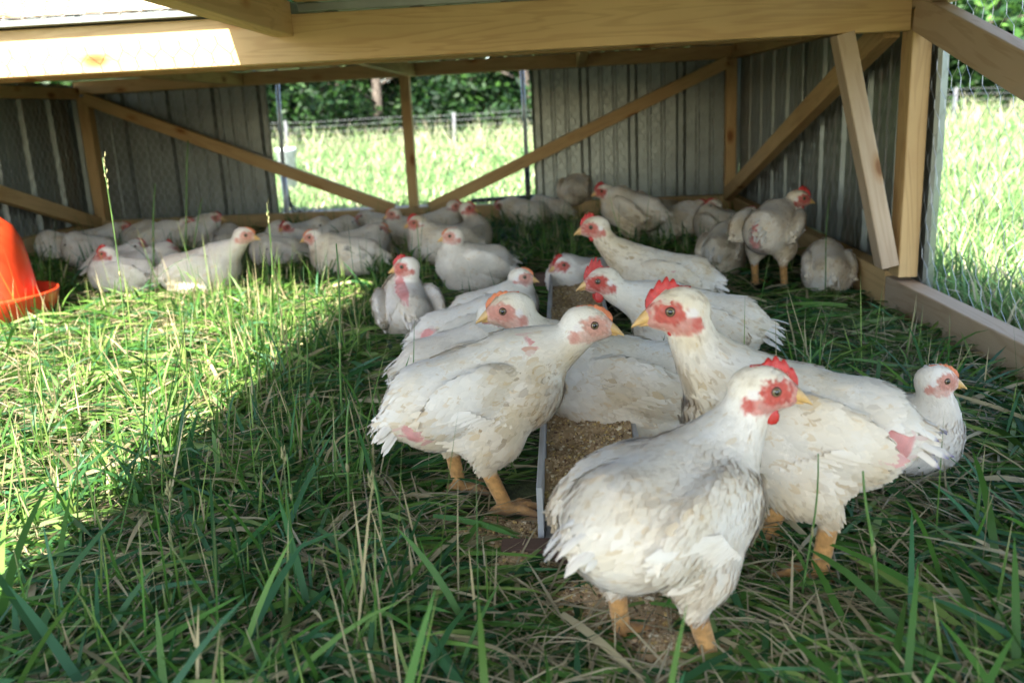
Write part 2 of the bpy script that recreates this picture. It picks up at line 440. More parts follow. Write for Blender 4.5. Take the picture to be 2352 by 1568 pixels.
# tin roof: rear half, and the closed half of the front
for x in (XL-0.06, XL+0.86, XL+1.78, XL+2.70):
    tin_sheet('roof_sheet', (x, YB+0.07, 0.779+0.002*(x > -2)), (1, 0, 0), (0, -1, 0), (0, 0, 1), min(0.935, XR+0.08-x), 2.33)
tin_sheet('roof_sheet', (-0.785, YM+0.05, 0.806), (1, 0, 0), (0, -1, 0), (0, 0, 1), 0.885, 2.42)
tin_sheet('roof_sheet', (0.09, YM+0.05, 0.808), (1, 0, 0), (0, -1, 0), (0, 0, 1), 0.78, 2.42)
tin_sheet('roof_sheet', (XL-0.06, -0.02, 0.800), (1, 0, 0), (0, -1, 0), (0, 0, 1), 1.66, 0.30)
# metal flashing along the cross beam, then the frame of the lid folded up on its hinge
beam('flashing', (XL-0.02, YM+0.010, 0.7655), (-0.655, YM+0.010, 0.7655), 0.075, 0.014, M_TIN, coop, ch=0.001)
beam('flashing', (-0.60, YM-0.006, 0.7655), (XR-0.04, YM-0.006, 0.7625), 0.010, 0.018, M_TIN, coop, ch=0.001)
beam('lid_frame', (XL, YM+0.035, 0.803), (-0.69, YM+0.035, 0.803), 0.036, 0.040, M_PINE_PALE, coop)
beam('lid_frame', (XL, YM+0.050, 0.870), (-0.69, YM+0.050, 0.870), 0.036, 0.062, M_PINE_PALE, coop)
beam('lid_frame', (-0.60, YM-0.030, 0.795), (XR, YM-0.030, 0.795), 0.040, 0.036, M_PINE, coop)
# chicken wire: back opening and walls from inside, right side, and over the open front half
hex_wire('chicken_wire', (XL+0.02, YB-0.000, 0.07), (1, 0, 0), (0, 0, 1), 3.14, 0.66)
hex_wire('chicken_wire', (XR+0.026, YF, 0.02), (0, 1, 0), (0, 0, 1), 4.5, 0.72, cell=0.052, r=0.0006)
hex_wire('chicken_wire', (XL-0.022, YF, 0.05), (0, 1, 0), (0, 0, 1), 4.5, 0.68, cell=0.040)
hex_wire('chicken_wire', (XL, 0.1, 0.765), (1, 0, 0), (0, 1, 0), 1.68, 1.98, cell=0.045, r=0.0008)

# ------------------------------------------------------------------ a hen, grown as one surface from blended volumes
def sd_ell(P, c, r, Rm):
    q = (P-c)@Rm.T
    k0 = np.sqrt(((q/r)**2).sum(1)); k1 = np.sqrt(((q/(r*r))**2).sum(1))+1e-9
    return k0*(k0-1)/k1
def sd_cone(P, a, b, ra, rb):
    ab = b-a; t = np.clip(((P-a)@ab)/(ab@ab+1e-12), 0, 1)
    return np.linalg.norm(P-a-t[:, None]*ab, axis=1)-(ra+(rb-ra)*t)
def smin(a, b, k):
    h = np.maximum(k-np.abs(a-b), 0)/k
    return np.minimum(a, b)-h*h*k*0.25
def prim_eval(p, P):
    return sd_ell(P, p[1], p[2], p[3]) if p[0] == 'e' else sd_cone(P, p[1], p[2], p[3], p[4])
def prim_box(p):
    if p[0] == 'e':
        r = float(max(p[2])); return p[1]-r, p[1]+r
    r = max(p[3], p[4]); return np.minimum(p[1], p[2])-r, np.maximum(p[1], p[2])+r
def sdf(prims, P):
    D = np.full(len(P), 1.0)
    big = len(P) > 2000
    for p in prims:
        if big:
            a, b = prim_box(p)
            m = np.flatnonzero(((P > a-0.03) & (P < b+0.03)).all(1))
            if len(m): D[m] = smin(D[m], prim_eval(p, P[m]), p[-1])
        else:
            D = smin(D, prim_eval(p, P), p[-1])
    return D
def surface_nets(prims, vox):
    lo = np.min([prim_box(p)[0] for p in prims], 0)-0.02; hi = np.max([prim_box(p)[1] for p in prims], 0)+0.02
    n = np.ceil((hi-lo)/vox).astype(int)+1
    D = np.full(n, 0.06, np.float64)
    ax = [lo[i]+vox*np.arange(n[i]) for i in range(3)]
    for p in prims:
        a, b = prim_box(p); mgn = 0.03
        s = [slice(max(0, int((a[i]-mgn-lo[i])/vox)), min(n[i], int((b[i]+mgn-lo[i])/vox)+2)) for i in range(3)]
        G = np.stack(np.meshgrid(ax[0][s[0]], ax[1][s[1]], ax[2][s[2]], indexing='ij'), -1)
        d = prim_eval(p, G.reshape(-1, 3)).reshape(G.shape[:3])
        D[s[0], s[1], s[2]] = smin(D[s[0], s[1], s[2]], d, p[-1])
    ins = D < 0
    c = ins[:-1, :-1, :-1].astype(np.int8)
    tot = sum(ins[i:n[0]-1+i, j:n[1]-1+j, k:n[2]-1+k].astype(np.int8) for i in (0, 1) for j in (0, 1) for k in (0, 1))
    act = (tot > 0) & (tot < 8)
    idx = np.argwhere(act); vid = np.full(act.shape, -1, int); vid[act] = np.arange(len(idx))
    acc = np.zeros((len(idx), 3)); cnt = np.zeros(len(idx))
    for axis in range(3):
        o1, o2 = [k for k in range(3) if k != axis]
        for u in (0, 1):
            for v in (0, 1):
                a = np.zeros(3, int); a[o1] = u; a[o2] = v; b = a.copy(); b[axis] = 1
                ia = idx+a; ib = idx+b
                da = D[ia[:, 0], ia[:, 1], ia[:, 2]]; db = D[ib[:, 0], ib[:, 1], ib[:, 2]]
                m = (da < 0) != (db < 0)
                t = np.where(m, da/(da-db+1e-12), 0)
                acc[m] += (ia+t[:, None]*(b-a))[m]; cnt[m] += 1
    V = lo+vox*acc/cnt[:, None]
    Q = []
    for axis in range(3):
        o1, o2 = (axis+1) % 3, (axis+2) % 3
        s0 = [slice(None)]*3; s1 = [slice(None)]*3
        s0[axis] = slice(0, n[axis]-1); s1[axis] = slice(1, n[axis])
        A, B = ins[tuple(s0)], ins[tuple(s1)]
        for flip, m in ((False, A & ~B), (True, ~A & B)):
            e = np.argwhere(m)
            e = e[(e[:, o1] > 0) & (e[:, o2] > 0) & (e[:, o1] < n[o1]-1) & (e[:, o2] < n[o2]-1)]
            d1 = np.zeros(3, int); d1[o1] = 1; d2 = np.zeros(3, int); d2[o2] = 1
            g = lambda x: vid[x[:, 0], x[:, 1], x[:, 2]]
            f = np.stack([g(e-d1-d2), g(e-d2), g(e), g(e-d1)], 1)
            Q.append(f[:, ::-1] if flip else f)
    return V, np.concatenate(Q)
def grad(prims, P, e=0.001):
    k = np.array([[1, -1, -1], [-1, -1, 1], [-1, 1, -1], [1, 1, 1]], float)
    g = sum(kk*sdf(prims, P+kk*e)[:, None] for kk in k)
    return g/(np.linalg.norm(g, axis=1)[:, None]+1e-9)
def rot_y(a):
    c, s = math.cos(a), math.sin(a); return np.array([[c, 0, s], [0, 1, 0], [-s, 0, c]])
def rot_z(a):
    c, s = math.cos(a), math.sin(a); return np.array([[c, -s, 0], [s, c, 0], [0, 0, 1]])
def rot_x(a):
    c, s = math.cos(a), math.sin(a); return np.array([[1, 0, 0], [0, c, -s], [0, s, c]])
I3 = np.eye(3)
HEN_SIZE = 0.68
HEAD = 1.42
HENS = []          # footprints, to keep tall grass out of them

def feather_cards(P, Nn, Dn, L, Wd, lift, col, rnd):
    """small feathers lying on a surface. P base, Nn normal, Dn direction along the surface"""
    S = np.cross(Nn, Dn); S /= np.linalg.norm(S, axis=1)[:, None]+1e-9
    T = np.array([0, 0.35, 0.75, 1.0]); Wp = np.array([0.45, 1.0, 0.85, 0.12])
    V = []; NV = []
    for t, w in zip(T, Wp):
        c = P+Dn*(L*t)[:, None]+Nn*(0.0008+L*(lift*t*(1.2-0.5*t)))[:, None]
        for sgn in (-1, 1):
            V.append(c+S*(sgn*w*Wd*0.5)[:, None]-Nn*(0.10*Wd*w)[:, None])
            nn = Nn-Dn*(lift*0.2)[:, None]+S*sgn*0.10
            NV.append(nn/np.linalg.norm(nn, axis=1)[:, None])
    m = len(P)
    V = np.stack(V, 1).reshape(-1, 3); NV = np.stack(NV, 1).reshape(-1, 3)
    b = np.arange(m)[:, None]*8
    Q = np.concatenate([b+np.array([[2*i+2, 2*i+3, 2*i+1, 2*i]]) for i in range(3)])
    C = np.repeat(col, 8, axis=0)
    return V, Q, NV, C

def long_feather(base, d, n, L, w, bend, rows=7):
    """one flight or tail feather"""
    d = d/np.linalg.norm(d); s = np.cross(n, d); s /= np.linalg.norm(s); n = np.cross(d, s)
    V = []
    for i in range(rows):
        t = i/(rows-1); wd = w*(0.35+0.65*min(1, t*3))*(1 if t < 0.75 else math.sqrt(max(0.02, 1-((t-0.75)/0.25)**2)))
        c = base+d*L*t+n*bend*L*t*t
        V += [c-s*wd*0.5-n*0.001, c+n*0.0012, c+s*wd*0.5-n*0.001]
    F_ = []
    for i in range(rows-1):
        a = i*3; F_ += [[a, a+1, a+4, a+3], [a+1, a+2, a+5, a+4]]
    return V, F_

def make_hen(sp):
    rnd = np.random.RandomState(sp.get('seed', 1))
    s = sp.get('s', 1.0)*HEN_SIZE; stand = sp.get('stand', False); hero = sp.get('hero', 0)
    G = at_z(*sp['px'], sp.get('gz', 0.0)); G = np.array([G[0], G[1], sp.get('gz', 0.0)])
    if 'Y' in sp:
        G2 = at_y(sp['px'][0], sp['px'][1], sp['Y']); G = np.array([G2[0], sp['Y'], sp.get('gz', 0.0)])
    hd = R(sp['h']); hdir = R(sp.get('look', sp['h']))-hd
    hb = (0.205 if stand else 0.100)+sp.get('lift', 0)
    pit = R(sp.get('pitch', 12 if stand else 8))
    # where the head is in the hen's own frame
    if 'head' in sp:
        Yh = G[1]+math.sin(hd)*0.13*s+sp.get('hy', 0)
        Hw = at_y(*sp['head'], Yh)-G
        hl = (rot_z(-hd)@Hw)/s
    else:
        hl = np.array([0.17, 0, hb+0.15])
    hl0 = hl.copy()
    hl = np.array([np.clip(hl[0], -0.04, 0.34), np.clip(hl[1], -0.17, 0.17), np.clip(hl[2], 0.06, hb+0.34)])
    if np.linalg.norm(hl-hl0) > 0.012: print('HEAD CLAMP', sp['n'], np.round(hl0, 3), '->', np.round(hl, 3))
    fat = sp.get('fat', 1.0)
    B = lambda x, y, z: np.array([x, y, z], float)
    Ry = rot_y(pit)                                   # local pitch, breast up
    bp = lambda x, y, z: Ry.T@B(x, y, z)+B(0, 0, hb) if False else rot_y(-pit)@B(x, y, z)+B(0, 0, hb)
    Rb = rot_y(-pit).T
    E = lambda c, r, k, Rm=None: ('e', np.array(c, float), np.array(r, float), Rb if Rm is None else Rm, k)
    K = lambda a, b, ra, rb, k: ('c', np.array(a, float), np.array(b, float), ra, rb, k)
    body = [E(bp(0, 0, 0), (0.136, 0.088*fat, 0.086), 0.03),
            E(bp(0.076, 0, -0.006), (0.090, 0.084*fat, 0.088), 0.05),
            E(bp(-0.080, 0, -0.010), (0.080, 0.074*fat, 0.072), 0.05),
            K(bp(-0.11, 0, 0.022), bp(-0.170, 0, 0.016+sp.get('tail', 0.0)), 0.050, 0.022, 0.05)]
    if not stand:
        body.append(E((0.0, 0, 0.050), (0.120, 0.096*fat, 0.055), 0.05, I3))
    wf = sp.get('wing', 0.0)                          # wing drooped / held out
    wings = []
    for sg in (-1, 1):
        Rw = (rot_y(-pit)@rot_y(R(-7))@rot_x(sg*R(-14-25*wf))@rot_z(sg*R(-6-10*wf)))
        wings.append(E(bp(-0.020, sg*(0.076*fat+0.02*wf), 0.010), (0.106, sp.get('wt', 0.029), 0.060), sp.get('wk', 0.006), Rw.T))
    # neck
    n0 = bp(0.090, 0, 0.040); hw = hl-rot_z(hdir)@B(0.014, 0, 0.008)
    mid = n0*0.40+hw*0.60+B(0.034 if hl[0] > 0.06 else 0.0, 0, -0.018)+sp.get('nb', 0)*B(1, 0, 0)
    tt = np.linspace(0, 1, 7)[:, None]
    cur = (1-tt)**2*n0+2*tt*(1-tt)*mid+tt**2*hw
    rads = np.interp(np.linspace(0, 1, 7), [0, 0.3, 0.6, 1], [0.054, 0.039, 0.032, 0.0300])*sp.get('neck', 1.0)
    neck = [K(cur[i], cur[i+1], rads[i], rads[i+1], 0.03 if i < 3 else 0.012) for i in range(6)]
    Hm = rot_z(hdir)@rot_y(R(sp.get('nod', 4)))       # head frame: +X beak
    hp = lambda x, y, z: hl+Hm@B(x, y, z)*HEAD
    head = [E(hp(0, 0, 0.002), (0.0315*HEAD, 0.0205*HEAD, 0.0235*HEAD), 0.010, Hm.T),
            E(hp(0.020, 0, -0.004), (0.018*HEAD, 0.0130*HEAD, 0.0140*HEAD), 0.012, Hm.T),
            E(hp(-0.004, 0, -0.010), (0.022*HEAD, 0.0185*HEAD, 0.0180*HEAD), 0.010, Hm.T)]
    legs = []; thigh = []
    if stand:
        st = sp.get('step', 0.02)
        for sg, fx in ((-1, st), (1, -st)):
            thigh += [E((0.002+fx*0.5, sg*0.055, hb-0.068), (0.062, 0.046, 0.060), 0.03, I3),
                      K((0.0+fx*0.5, sg*0.056, hb-0.08), (-0.026+fx, sg*0.060, hb-0.120), 0.036, 0.0185, 0.02)]
            hk = B(-0.028+fx, sg*0.060, hb-0.118); ft = B(-0.002+fx*1.6, sg*0.064, 0.016)
            legs += [K(hk, ft, 0.0150, 0.0128, 0.008)]
            for ang, ln in ((-32, 0.062), (0, 0.074), (32, 0.062), (175, 0.036)):
                dd = B(math.cos(R(ang)), math.sin(R(ang)), 0)
                legs += [K(ft+B(0, 0, -0.003), ft+dd*ln*0.55+B(0, 0, -0.002), 0.0100, 0.0088, 0.006),
                         K(ft+dd*ln*0.55+B(0, 0, -0.002), ft+dd*ln+B(0, 0, -0.010), 0.0088, 0.0055, 0.003)]
    prims = body+thigh+wings+neck+head+legs
    vox = 0.0046 if hero else 0.0075
    V, Q = surface_nets(prims, vox)
    for _ in range(2):
        g = grad(prims, V); V = V-g*sdf(prims, V)[:, None]*0.8
    Nn = grad(prims, V)
    def classify(P):
        """colour and the amount of feathering at points of the surface"""
        n = len(P)
        d1 = vnoise(P, 34, sp.get('seed', 1)); d2 = vnoise(P, 85, sp.get('seed', 1)+3); d3 = vnoise(P, 12, sp.get('seed', 1)+7)
        white = np.array([0.87, 0.785, 0.665]); cream = np.array([0.74, 0.59, 0.38]); brown = np.array([0.36, 0.24, 0.13])
        lowz = np.clip((hb+0.00-P[:, 2])/0.10, 0, 1); front = np.clip((P[:, 0]+0.05)/0.15, 0, 1)
        dirt = np.clip((0.55*d3+0.35*d1+0.10+0.22*lowz)*2.3-0.88, 0, 1)*sp.get('dirt', 0.8)
        c = white+(cream-white)*dirt[:, None]
        d4 = vnoise(P*np.array([0.6, 1.3, 1.5]), 120, sp.get('seed', 1)+5)
        spot = np.clip((d3*0.35+d4*0.55+d2*0.15+0.12*lowz-0.68)*7, 0, 1)*sp.get('dirt', 0.8)*0.60
        c = c+(brown-c)*spot[:, None]
        c *= (0.95+0.07*d2)[:, None]
        fe = np.ones(n)
        for (b0, r0, sc) in sp.get('stain', []):
            dd = np.linalg.norm((P-B(*b0))/np.array(r0), axis=1)
            w = np.clip((1.05-dd)*2.2+0.9*(d2-0.5), 0, 0.85)*(0.5+0.6*vnoise(P*np.array([1, 1, 0.3]), 130, 9))
            c = c+(np.array(sc)-c)*w[:, None]
        # bald pink skin
        for (b0, r0) in sp.get('bald', []):
            dd = np.linalg.norm((P-B(*b0))/np.array(r0), axis=1)+0.45*(d1-0.5)+0.3*(d2-0.5)
            w = np.clip((1.08-dd)*6, 0, 1)
            pk = (np.array([0.66, 0.30, 0.26])+(d1-0.5)[:, None]*np.array([0.15, 0.22, 0.2]))*(0.80+0.4*d2)[:, None]
            c = c+(pk-c)*w[:, None]; fe = np.minimum(fe, 1-w)
        # mauve marker dabs left by the keeper
        for (b0, r0) in sp.get('ink', []):
            w = np.clip((r0-np.linalg.norm(P-B(*b0), axis=1))/0.004, 0, 1)
            c = c+(np.array([0.07, 0.05, 0.22])-c)*w[:, None]
        # face
        q = (P-hl)@Hm/HEAD
        red = sp.get('red', 0.7)
        fcol = np.array([0.72, 0.40, 0.29])*(1-red)+np.array([0.56, 0.085, 0.060])*red
        edge = 0.55*(vnoise(P, 260, 11)-0.5)
        ring = np.clip((1.0-np.sqrt(((q[:, 0]-0.014)/0.021)**2+((q[:, 2]-0.001)/0.0155)**2)+edge)*4.6, 0, 1)
        low = np.clip((1.0-np.sqrt(((q[:, 0]-0.004)/0.024)**2+((q[:, 2]+0.012)/0.012)**2)+edge)*3.6, 0, 1)
        ear = np.clip((1.0-np.sqrt(((q[:, 0]+0.014)/0.0075)**2+((q[:, 2]+0.012)/0.010)**2)+edge)*3, 0, 1)
        lobe = np.clip((1.0-np.sqrt(((q[:, 0]+0.0095)/0.0062)**2+((q[:, 2]+0.0005)/0.0058)**2))*6, 0, 1)
        front_ = np.clip((q[:, 0]-0.012+0.35*(q[:, 2]*-1)*0.5)/0.006, 0, 1)*np.clip((0.0155-q[:, 2])/0.004, 0, 1)*np.clip((q[:, 2]+0.019)/0.006, 0, 1)*(0.75+edge)
        near = (np.abs(q[:, 1]) < 0.034) & (np.linalg.norm(q, axis=1) < 0.055)
        w = np.clip(np.maximum(np.maximum(ring, 0.75*low), front_), 0, 1)*near
        f2 = fcol*(0.85+0.4*(vnoise(P, 300, 3)-0.4))[:, None]+0.10*np.clip(vnoise(P, 520, 4)-0.62, 0, 1)[:, None]*3
        c = c+(f2-c)*w[:, None]
        we = ear*near; c = c+(fcol*np.array([0.9, 0.8, 0.8])-c)*(0.85*we)[:, None]
        wl = lobe*near; c = c+(np.array([0.80, 0.70, 0.62])-c)*wl[:, None]
        fe = np.where(np.maximum(np.maximum(w, we), wl) > 0.35, 0, fe)
        if legs:
            dl = sdf(legs, P); dr = sdf(body+thigh, P)
            w = np.clip((dr-dl-0.001)/0.006, 0, 1)*(P[:, 2] < hb-0.085)
            lc = np.array([0.56, 0.285, 0.09])*(0.55+0.75*vnoise(P*np.array([1, 1, 2.2]), 190, 5))[:, None]
            mud = np.clip((0.028-P[:, 2])/0.03+0.8*(vnoise(P, 90, 6)-0.5), 0, 0.8); lc = lc+(np.array([0.20, 0.13, 0.07])-lc)*mud[:, None]
            c = c+(lc-c)*w[:, None]; fe = np.where(w > 0.2, 0, fe)
        return c, fe
    col, fe = classify(V)
    root = empty(sp.get('name', 'chicken'), tuple(G), hd, s)
    HENS.append((G[0], G[1], 0.20*s, stand))
    obj('body', mesh_np(V, [Q], M_BODY, smooth=True, col=col, name='body'), root)
    # plumage
    nf = sp.get('nf', 6200 if hero else 1600)
    p0, p1, p2, p3 = (V[Q[:, k]] for k in range(4))
    ar = np.linalg.norm(np.cross(p2-p0, p3-p1), axis=1)
    fi = rnd.choice(len(Q), nf, p=ar/ar.sum())
    u, v = rnd.rand(nf, 1), rnd.rand(nf, 1)
    P = (p0[fi]*(1-u)+p1[fi]*u)*(1-v)+(p3[fi]*(1-u)+p2[fi]*u)*v
    pn = grad(prims, P)
    pc, pf = classify(P)
    hdist = np.linalg.norm(P-hl, axis=1)
    keep = (rnd.rand(nf) < pf) & (hdist > 0.036) & (P[:, 2] > 0.02)
    P, pn, pc, hdist = P[keep], pn[keep], pc[keep], hdist[keep]; nf = len(P)
    side = np.abs(pn[:, 1]); under = np.clip(-pn[:, 2], 0, 1); lowp = np.clip((hb-0.045-P[:, 2])/0.05, 0, 1)
    Dn = np.stack([-np.ones(nf), np.zeros(nf), -0.30*side-0.9*lowp-0.3*under], 1)
    cs = np.array([(1-t)**2*n0+2*t*(1-t)*mid+t*t*hw for t in np.linspace(0, 1, 21)])
    tg = np.gradient(cs, axis=0); tg /= np.linalg.norm(tg, axis=1)[:, None]
    dd = np.linalg.norm(P[:, None]-cs[None], axis=2); ki = dd.argmin(1); tn = ki/20.0
    rr = np.interp(tn, [0, 0.3, 0.6, 1], [0.054, 0.039, 0.032, 0.0300])
    wneck = np.clip(1.4-(dd.min(1)-rr)/0.016, 0, 1)*np.clip((tn-0.12)/0.2, 0, 1)
    Dn = Dn*(1-wneck)[:, None]-tg[ki]*(1.6*wneck)[:, None]
    Dn += rnd.normal(0, 0.12+0.10*lowp[:, None], (nf, 3))
    Dn -= (Dn*pn).sum(1)[:, None]*pn; Dn /= np.linalg.norm(Dn, axis=1)[:, None]+1e-9
    rump = np.clip((-0.10-P[:, 0])/0.05, 0, 1)
    fluff = np.clip(lowp+0.5*under+0.5*rump, 0, 1)
    Ls = (0.021+0.010*rnd.rand(nf))*(1-0.38*np.clip(lowp+0.4*under, 0, 1))*(1-0.40*wneck)*np.clip(hdist/0.08, 0.32, 1)*(1.0 if hero else 1.15)
    Wd = (0.0105+0.004*rnd.rand(nf))*(1-0.62*np.maximum(wneck, fluff*0.95))*np.clip(hdist/0.08, 0.35, 1)*(1.0 if hero else 1.3)
    lift = 0.010+0.030*rnd.rand(nf)+fluff*0.09*rnd.rand(nf)
    stray = rnd.rand(nf) < 0.012; lift = np.where(stray, lift+0.25, lift)
    pc = pc*(0.93+0.09*rnd.rand(nf))[:, None]
    tan_ = (rnd.rand(nf) < 0.10*sp.get('dirt', 0.8))[:, None]
    pc = np.where(tan_, pc*np.array([0.92, 0.85, 0.74]), pc)
    FV, FQ, FN, FC = feather_cards(P, pn, Dn, Ls, Wd, lift, pc, rnd)
    obj('plumage', mesh_np(FV, [FQ], M_FEATHER, smooth=True, col=FC, normals=FN, name='plumage'), root)
    # wings: folded flight feathers along the lower rear of each wing
    wc = np.array([0.86, 0.785, 0.68])
    nw = 9 if hero else 5
    b0s, ds, ns = [], [], []
    for sg in (-1, 1):
        for i in range(nw):
            t = i/(nw-1)
            b0s.append(bp(0.030-0.070*t, sg*(0.090*fat+0.030*wf), -0.048*(1-t)+0.012*t))
            ds.append(rot_y(-pit)@B(-1.0, sg*(-0.17+0.10*wf), 0.02-0.16*(1-t)))
            ns.append(rot_y(-pit)@B(-0.05, sg*1.0, 0.30))
    pp = np.array(b0s); prd = np.array([0.0015+0.0009*(i % nw) for i in range(2*nw)])
    for _ in range(3):
        pp = pp-grad(prims, pp)*(sdf(prims, pp)-prd)[:, None]     # just proud of the flank
    for w_ in range(2):
        VV, FF = [], []
        for i in range(w_*nw, w_*nw+nw):
            v_, f_ = long_feather(pp[i], ds[i], ns[i], 0.108+0.02*rnd.rand(), 0.018, -0.06+0.10*wf)
            o_ = len(VV); VV += v_; FF += [[a+o_ for a in f] for f in f_]
        cf, _ = classify(np.array(VV))
        obj('wing', mesh_np(VV, [np.array(FF)], M_FEATHER, smooth=True, col=cf*0.8+wc*0.2*0.92, name='wing'), root)
    # tail
    VV, FF, CC = [], [], []
    nt_ = 26 if hero else 12
    for i in range(nt_):
        t = (i/(nt_-1)-0.5)*2
        b0 = bp(-0.150, 0.026*t, 0.028+sp.get('tail', 0)*0.7-0.012*abs(t)+rnd.normal(0, 0.010))
        d = rot_y(-pit)@B(-1.0, 0.42*t+rnd.normal(0, 0.10), 0.02+sp.get('tail', 0)*6+rnd.normal(0, 0.16)-0.30*abs(t))
        n = rot_y(-pit)@B(0.1, 0.75*t, 1.0-0.5*abs(t))
        v_, f_ = long_feather(b0, d, n, 0.040+0.034*rnd.rand(), 0.0105, -0.35)
        o_ = len(VV); VV += v_; FF += [[a+o_ for a in f] for f in f_]
        k = np.linspace(0, 1, len(v_))[:, None]
        cc = wc*np.ones((len(v_), 3))*(0.84+0.14*rnd.rand())*(np.array([1, 1, 1])-k*np.array([0.05, 0.10, 0.16])*rnd.rand())
        tip = sp.get('tailink')
        if tip: cc = np.where(k > 0.86, np.array([0.07, 0.05, 0.20]), cc)
        CC += list(cc)
    obj('tail', mesh_np(VV, [np.array(FF)], M_FEATHER, smooth=True, col=np.array(CC), name='tail'), root)
    # beak: upper and lower mandible
    VV, FF = [], []
    def mandible(x0, L, z0, w0, h0, hook, open_):
        o_ = len(VV); m, n = 7, 10
        for i in range(m):
            t = i/(m-1); k = (1-t**1.5)**0.9
            for a in range(n):
                an = 2*math.pi*a/n
                VV.append(hp(x0+L*t, w0*max(k, 0.06)*math.cos(an), z0-hook*t*t+open_*t+h0*max(k, 0.07)*math.sin(an)))
        for i in range(m-1):
            for a in range(n):
                FF.append([o_+i*n+a, o_+i*n+(a+1) % n, o_+(i+1)*n+(a+1) % n, o_+(i+1)*n+a])
    mandible(0.0215, 0.0300, -0.0005, 0.0120, 0.0108, 0.0120, 0.0)
    mandible(0.0205, 0.0225, -0.0085, 0.0096, 0.0052, 0.0042, -sp.get('gape', 0.0))
    obj('beak', mesh_np(VV, [np.array(FF)[:, ::-1]], M_BEAK, smooth=True, name='beak'), root)
    # comb
    ch = sp.get('comb', 0.010); m = 37; VV, FF = [], []
    for i in range(m):
        t = i/(m-1); x = 0.0350-0.048*t
        zb = 0.004+0.0205*math.sqrt(max(0.0, 1-((x-0.0)/0.0375)**2))
        env = math.sin(math.pi*min(1, t*1.15+0.10))**0.8 if t < 0.9 else math.sin(math.pi*min(1, t*1.15+0.10)*0.98)
        saw = 0.55+0.45*abs(math.sin(math.pi*(t*5.5+0.1)))
        hgt = max(0.0012, ch*max(0.05, env)*saw); wgl = 0.0012*math.sin(t*9+sp.get('seed', 1))
        back = 0.25*hgt
        VV += [hp(x, -0.0040, zb-0.005), hp(x-back*0.5, wgl-0.0028, zb+hgt*0.55), hp(x-back, wgl-0.0009, zb+hgt),
               hp(x-back, wgl+0.0009, zb+hgt), hp(x-back*0.5, wgl+0.0028, zb+hgt*0.55), hp(x, 0.0040, zb-0.005)]
    for i in range(m-1):
        for a in range(5):
            FF.append([i*6+a, i*6+a+1, (i+1)*6+a+1, (i+1)*6+a])
    FF += [[0, 1, 4, 5], [1, 2, 3, 4], [(m-1)*6+5, (m-1)*6+4, (m-1)*6+1, (m-1)*6], [(m-1)*6+4, (m-1)*6+3, (m-1)*6+2, (m-1)*6+1]]
    obj('comb', mesh_np(VV, [np.array(FF)], M_COMB if sp.get('red', 0.7) > 0.55 else M_COMB2, smooth=True, name='comb'), root)
    # wattles, eyes
    wt = sp.get('wattle', 0.7)
    for sg in (-1, 1):
        if wt > 0.15:
            VV, FF = [], []; a_, b_ = 8, 7
            for i in range(b_):
                ph = math.pi*i/(b_-1)
                for k in range(a_):
                    th = 2*math.pi*k/a_
                    VV.append(hp(0.012+0.0072*wt*math.sin(ph)*math.cos(th)*(1.0-0.25*math.cos(ph)), sg*(0.0085+0.003*wt*(1-math.cos(ph))*0.5)+0.0028*math.sin(ph)*math.sin(th),
                                 -0.0135-0.0125*wt*(1-math.cos(ph))*0.5*1.6))
            for i in range(b_-1):
                for k in range(a_):
                    FF.append([i*a_+k, i*a_+(k+1) % a_, (i+1)*a_+(k+1) % a_, (i+1)*a_+k])
            obj('wattle', mesh_np(VV, [np.array(FF)], M_COMB, smooth=True, name='wattle'), root)
        # eye on the side of the head, its axis pointing outwards
        ep = hp(0.0125, sg*0.05, 0.0035)[None]; dr_ = Hm@B(0, -sg, 0)
        for _ in range(7): ep = ep+dr_[None]*sdf(prims, ep)[0]*0.9
        er = 0.0054*HEAD; out = Hm@B(0.18, sg, 0.05); out /= np.linalg.norm(out)
        ce = ep[0]-out*er*0.42
        e1 = np.cross(out, B(0, 0, 1)); e1 /= np.linalg.norm(e1); e2 = np.cross(out, e1)
        VV, FF, MI = [], [], []; rings = [0.0, 0.28, 0.42, 0.50, 0.85, 0.98, 1.20, 1.7]; n = 14
        for ri, ra in enumerate(rings):
            for k in range(n):
                th = 2*math.pi*k/n; rad = er*(1.08 if ri >= 5 else 1.0)
                VV.append(ce+rad*(math.cos(ra)*out+math.sin(ra)*(math.cos(th)*e1+math.sin(th)*e2)))
        for ri in range(len(rings)-1):
            for k in range(n):
                FF.append([ri*n+k, ri*n+(k+1) % n, (ri+1)*n+(k+1) % n, (ri+1)*n+k]); MI.append(0 if ri < 3 else (1 if ri < 4 else 2))
        obj('eye', mesh_np(VV, [np.array(FF)[:, ::-1]], [M_PUPIL, M_IRIS, M_LID], MI, smooth=True, name='eye'), root)
    tag(root, sp['label'], 'chicken', 'white chickens in the pen')
    return root

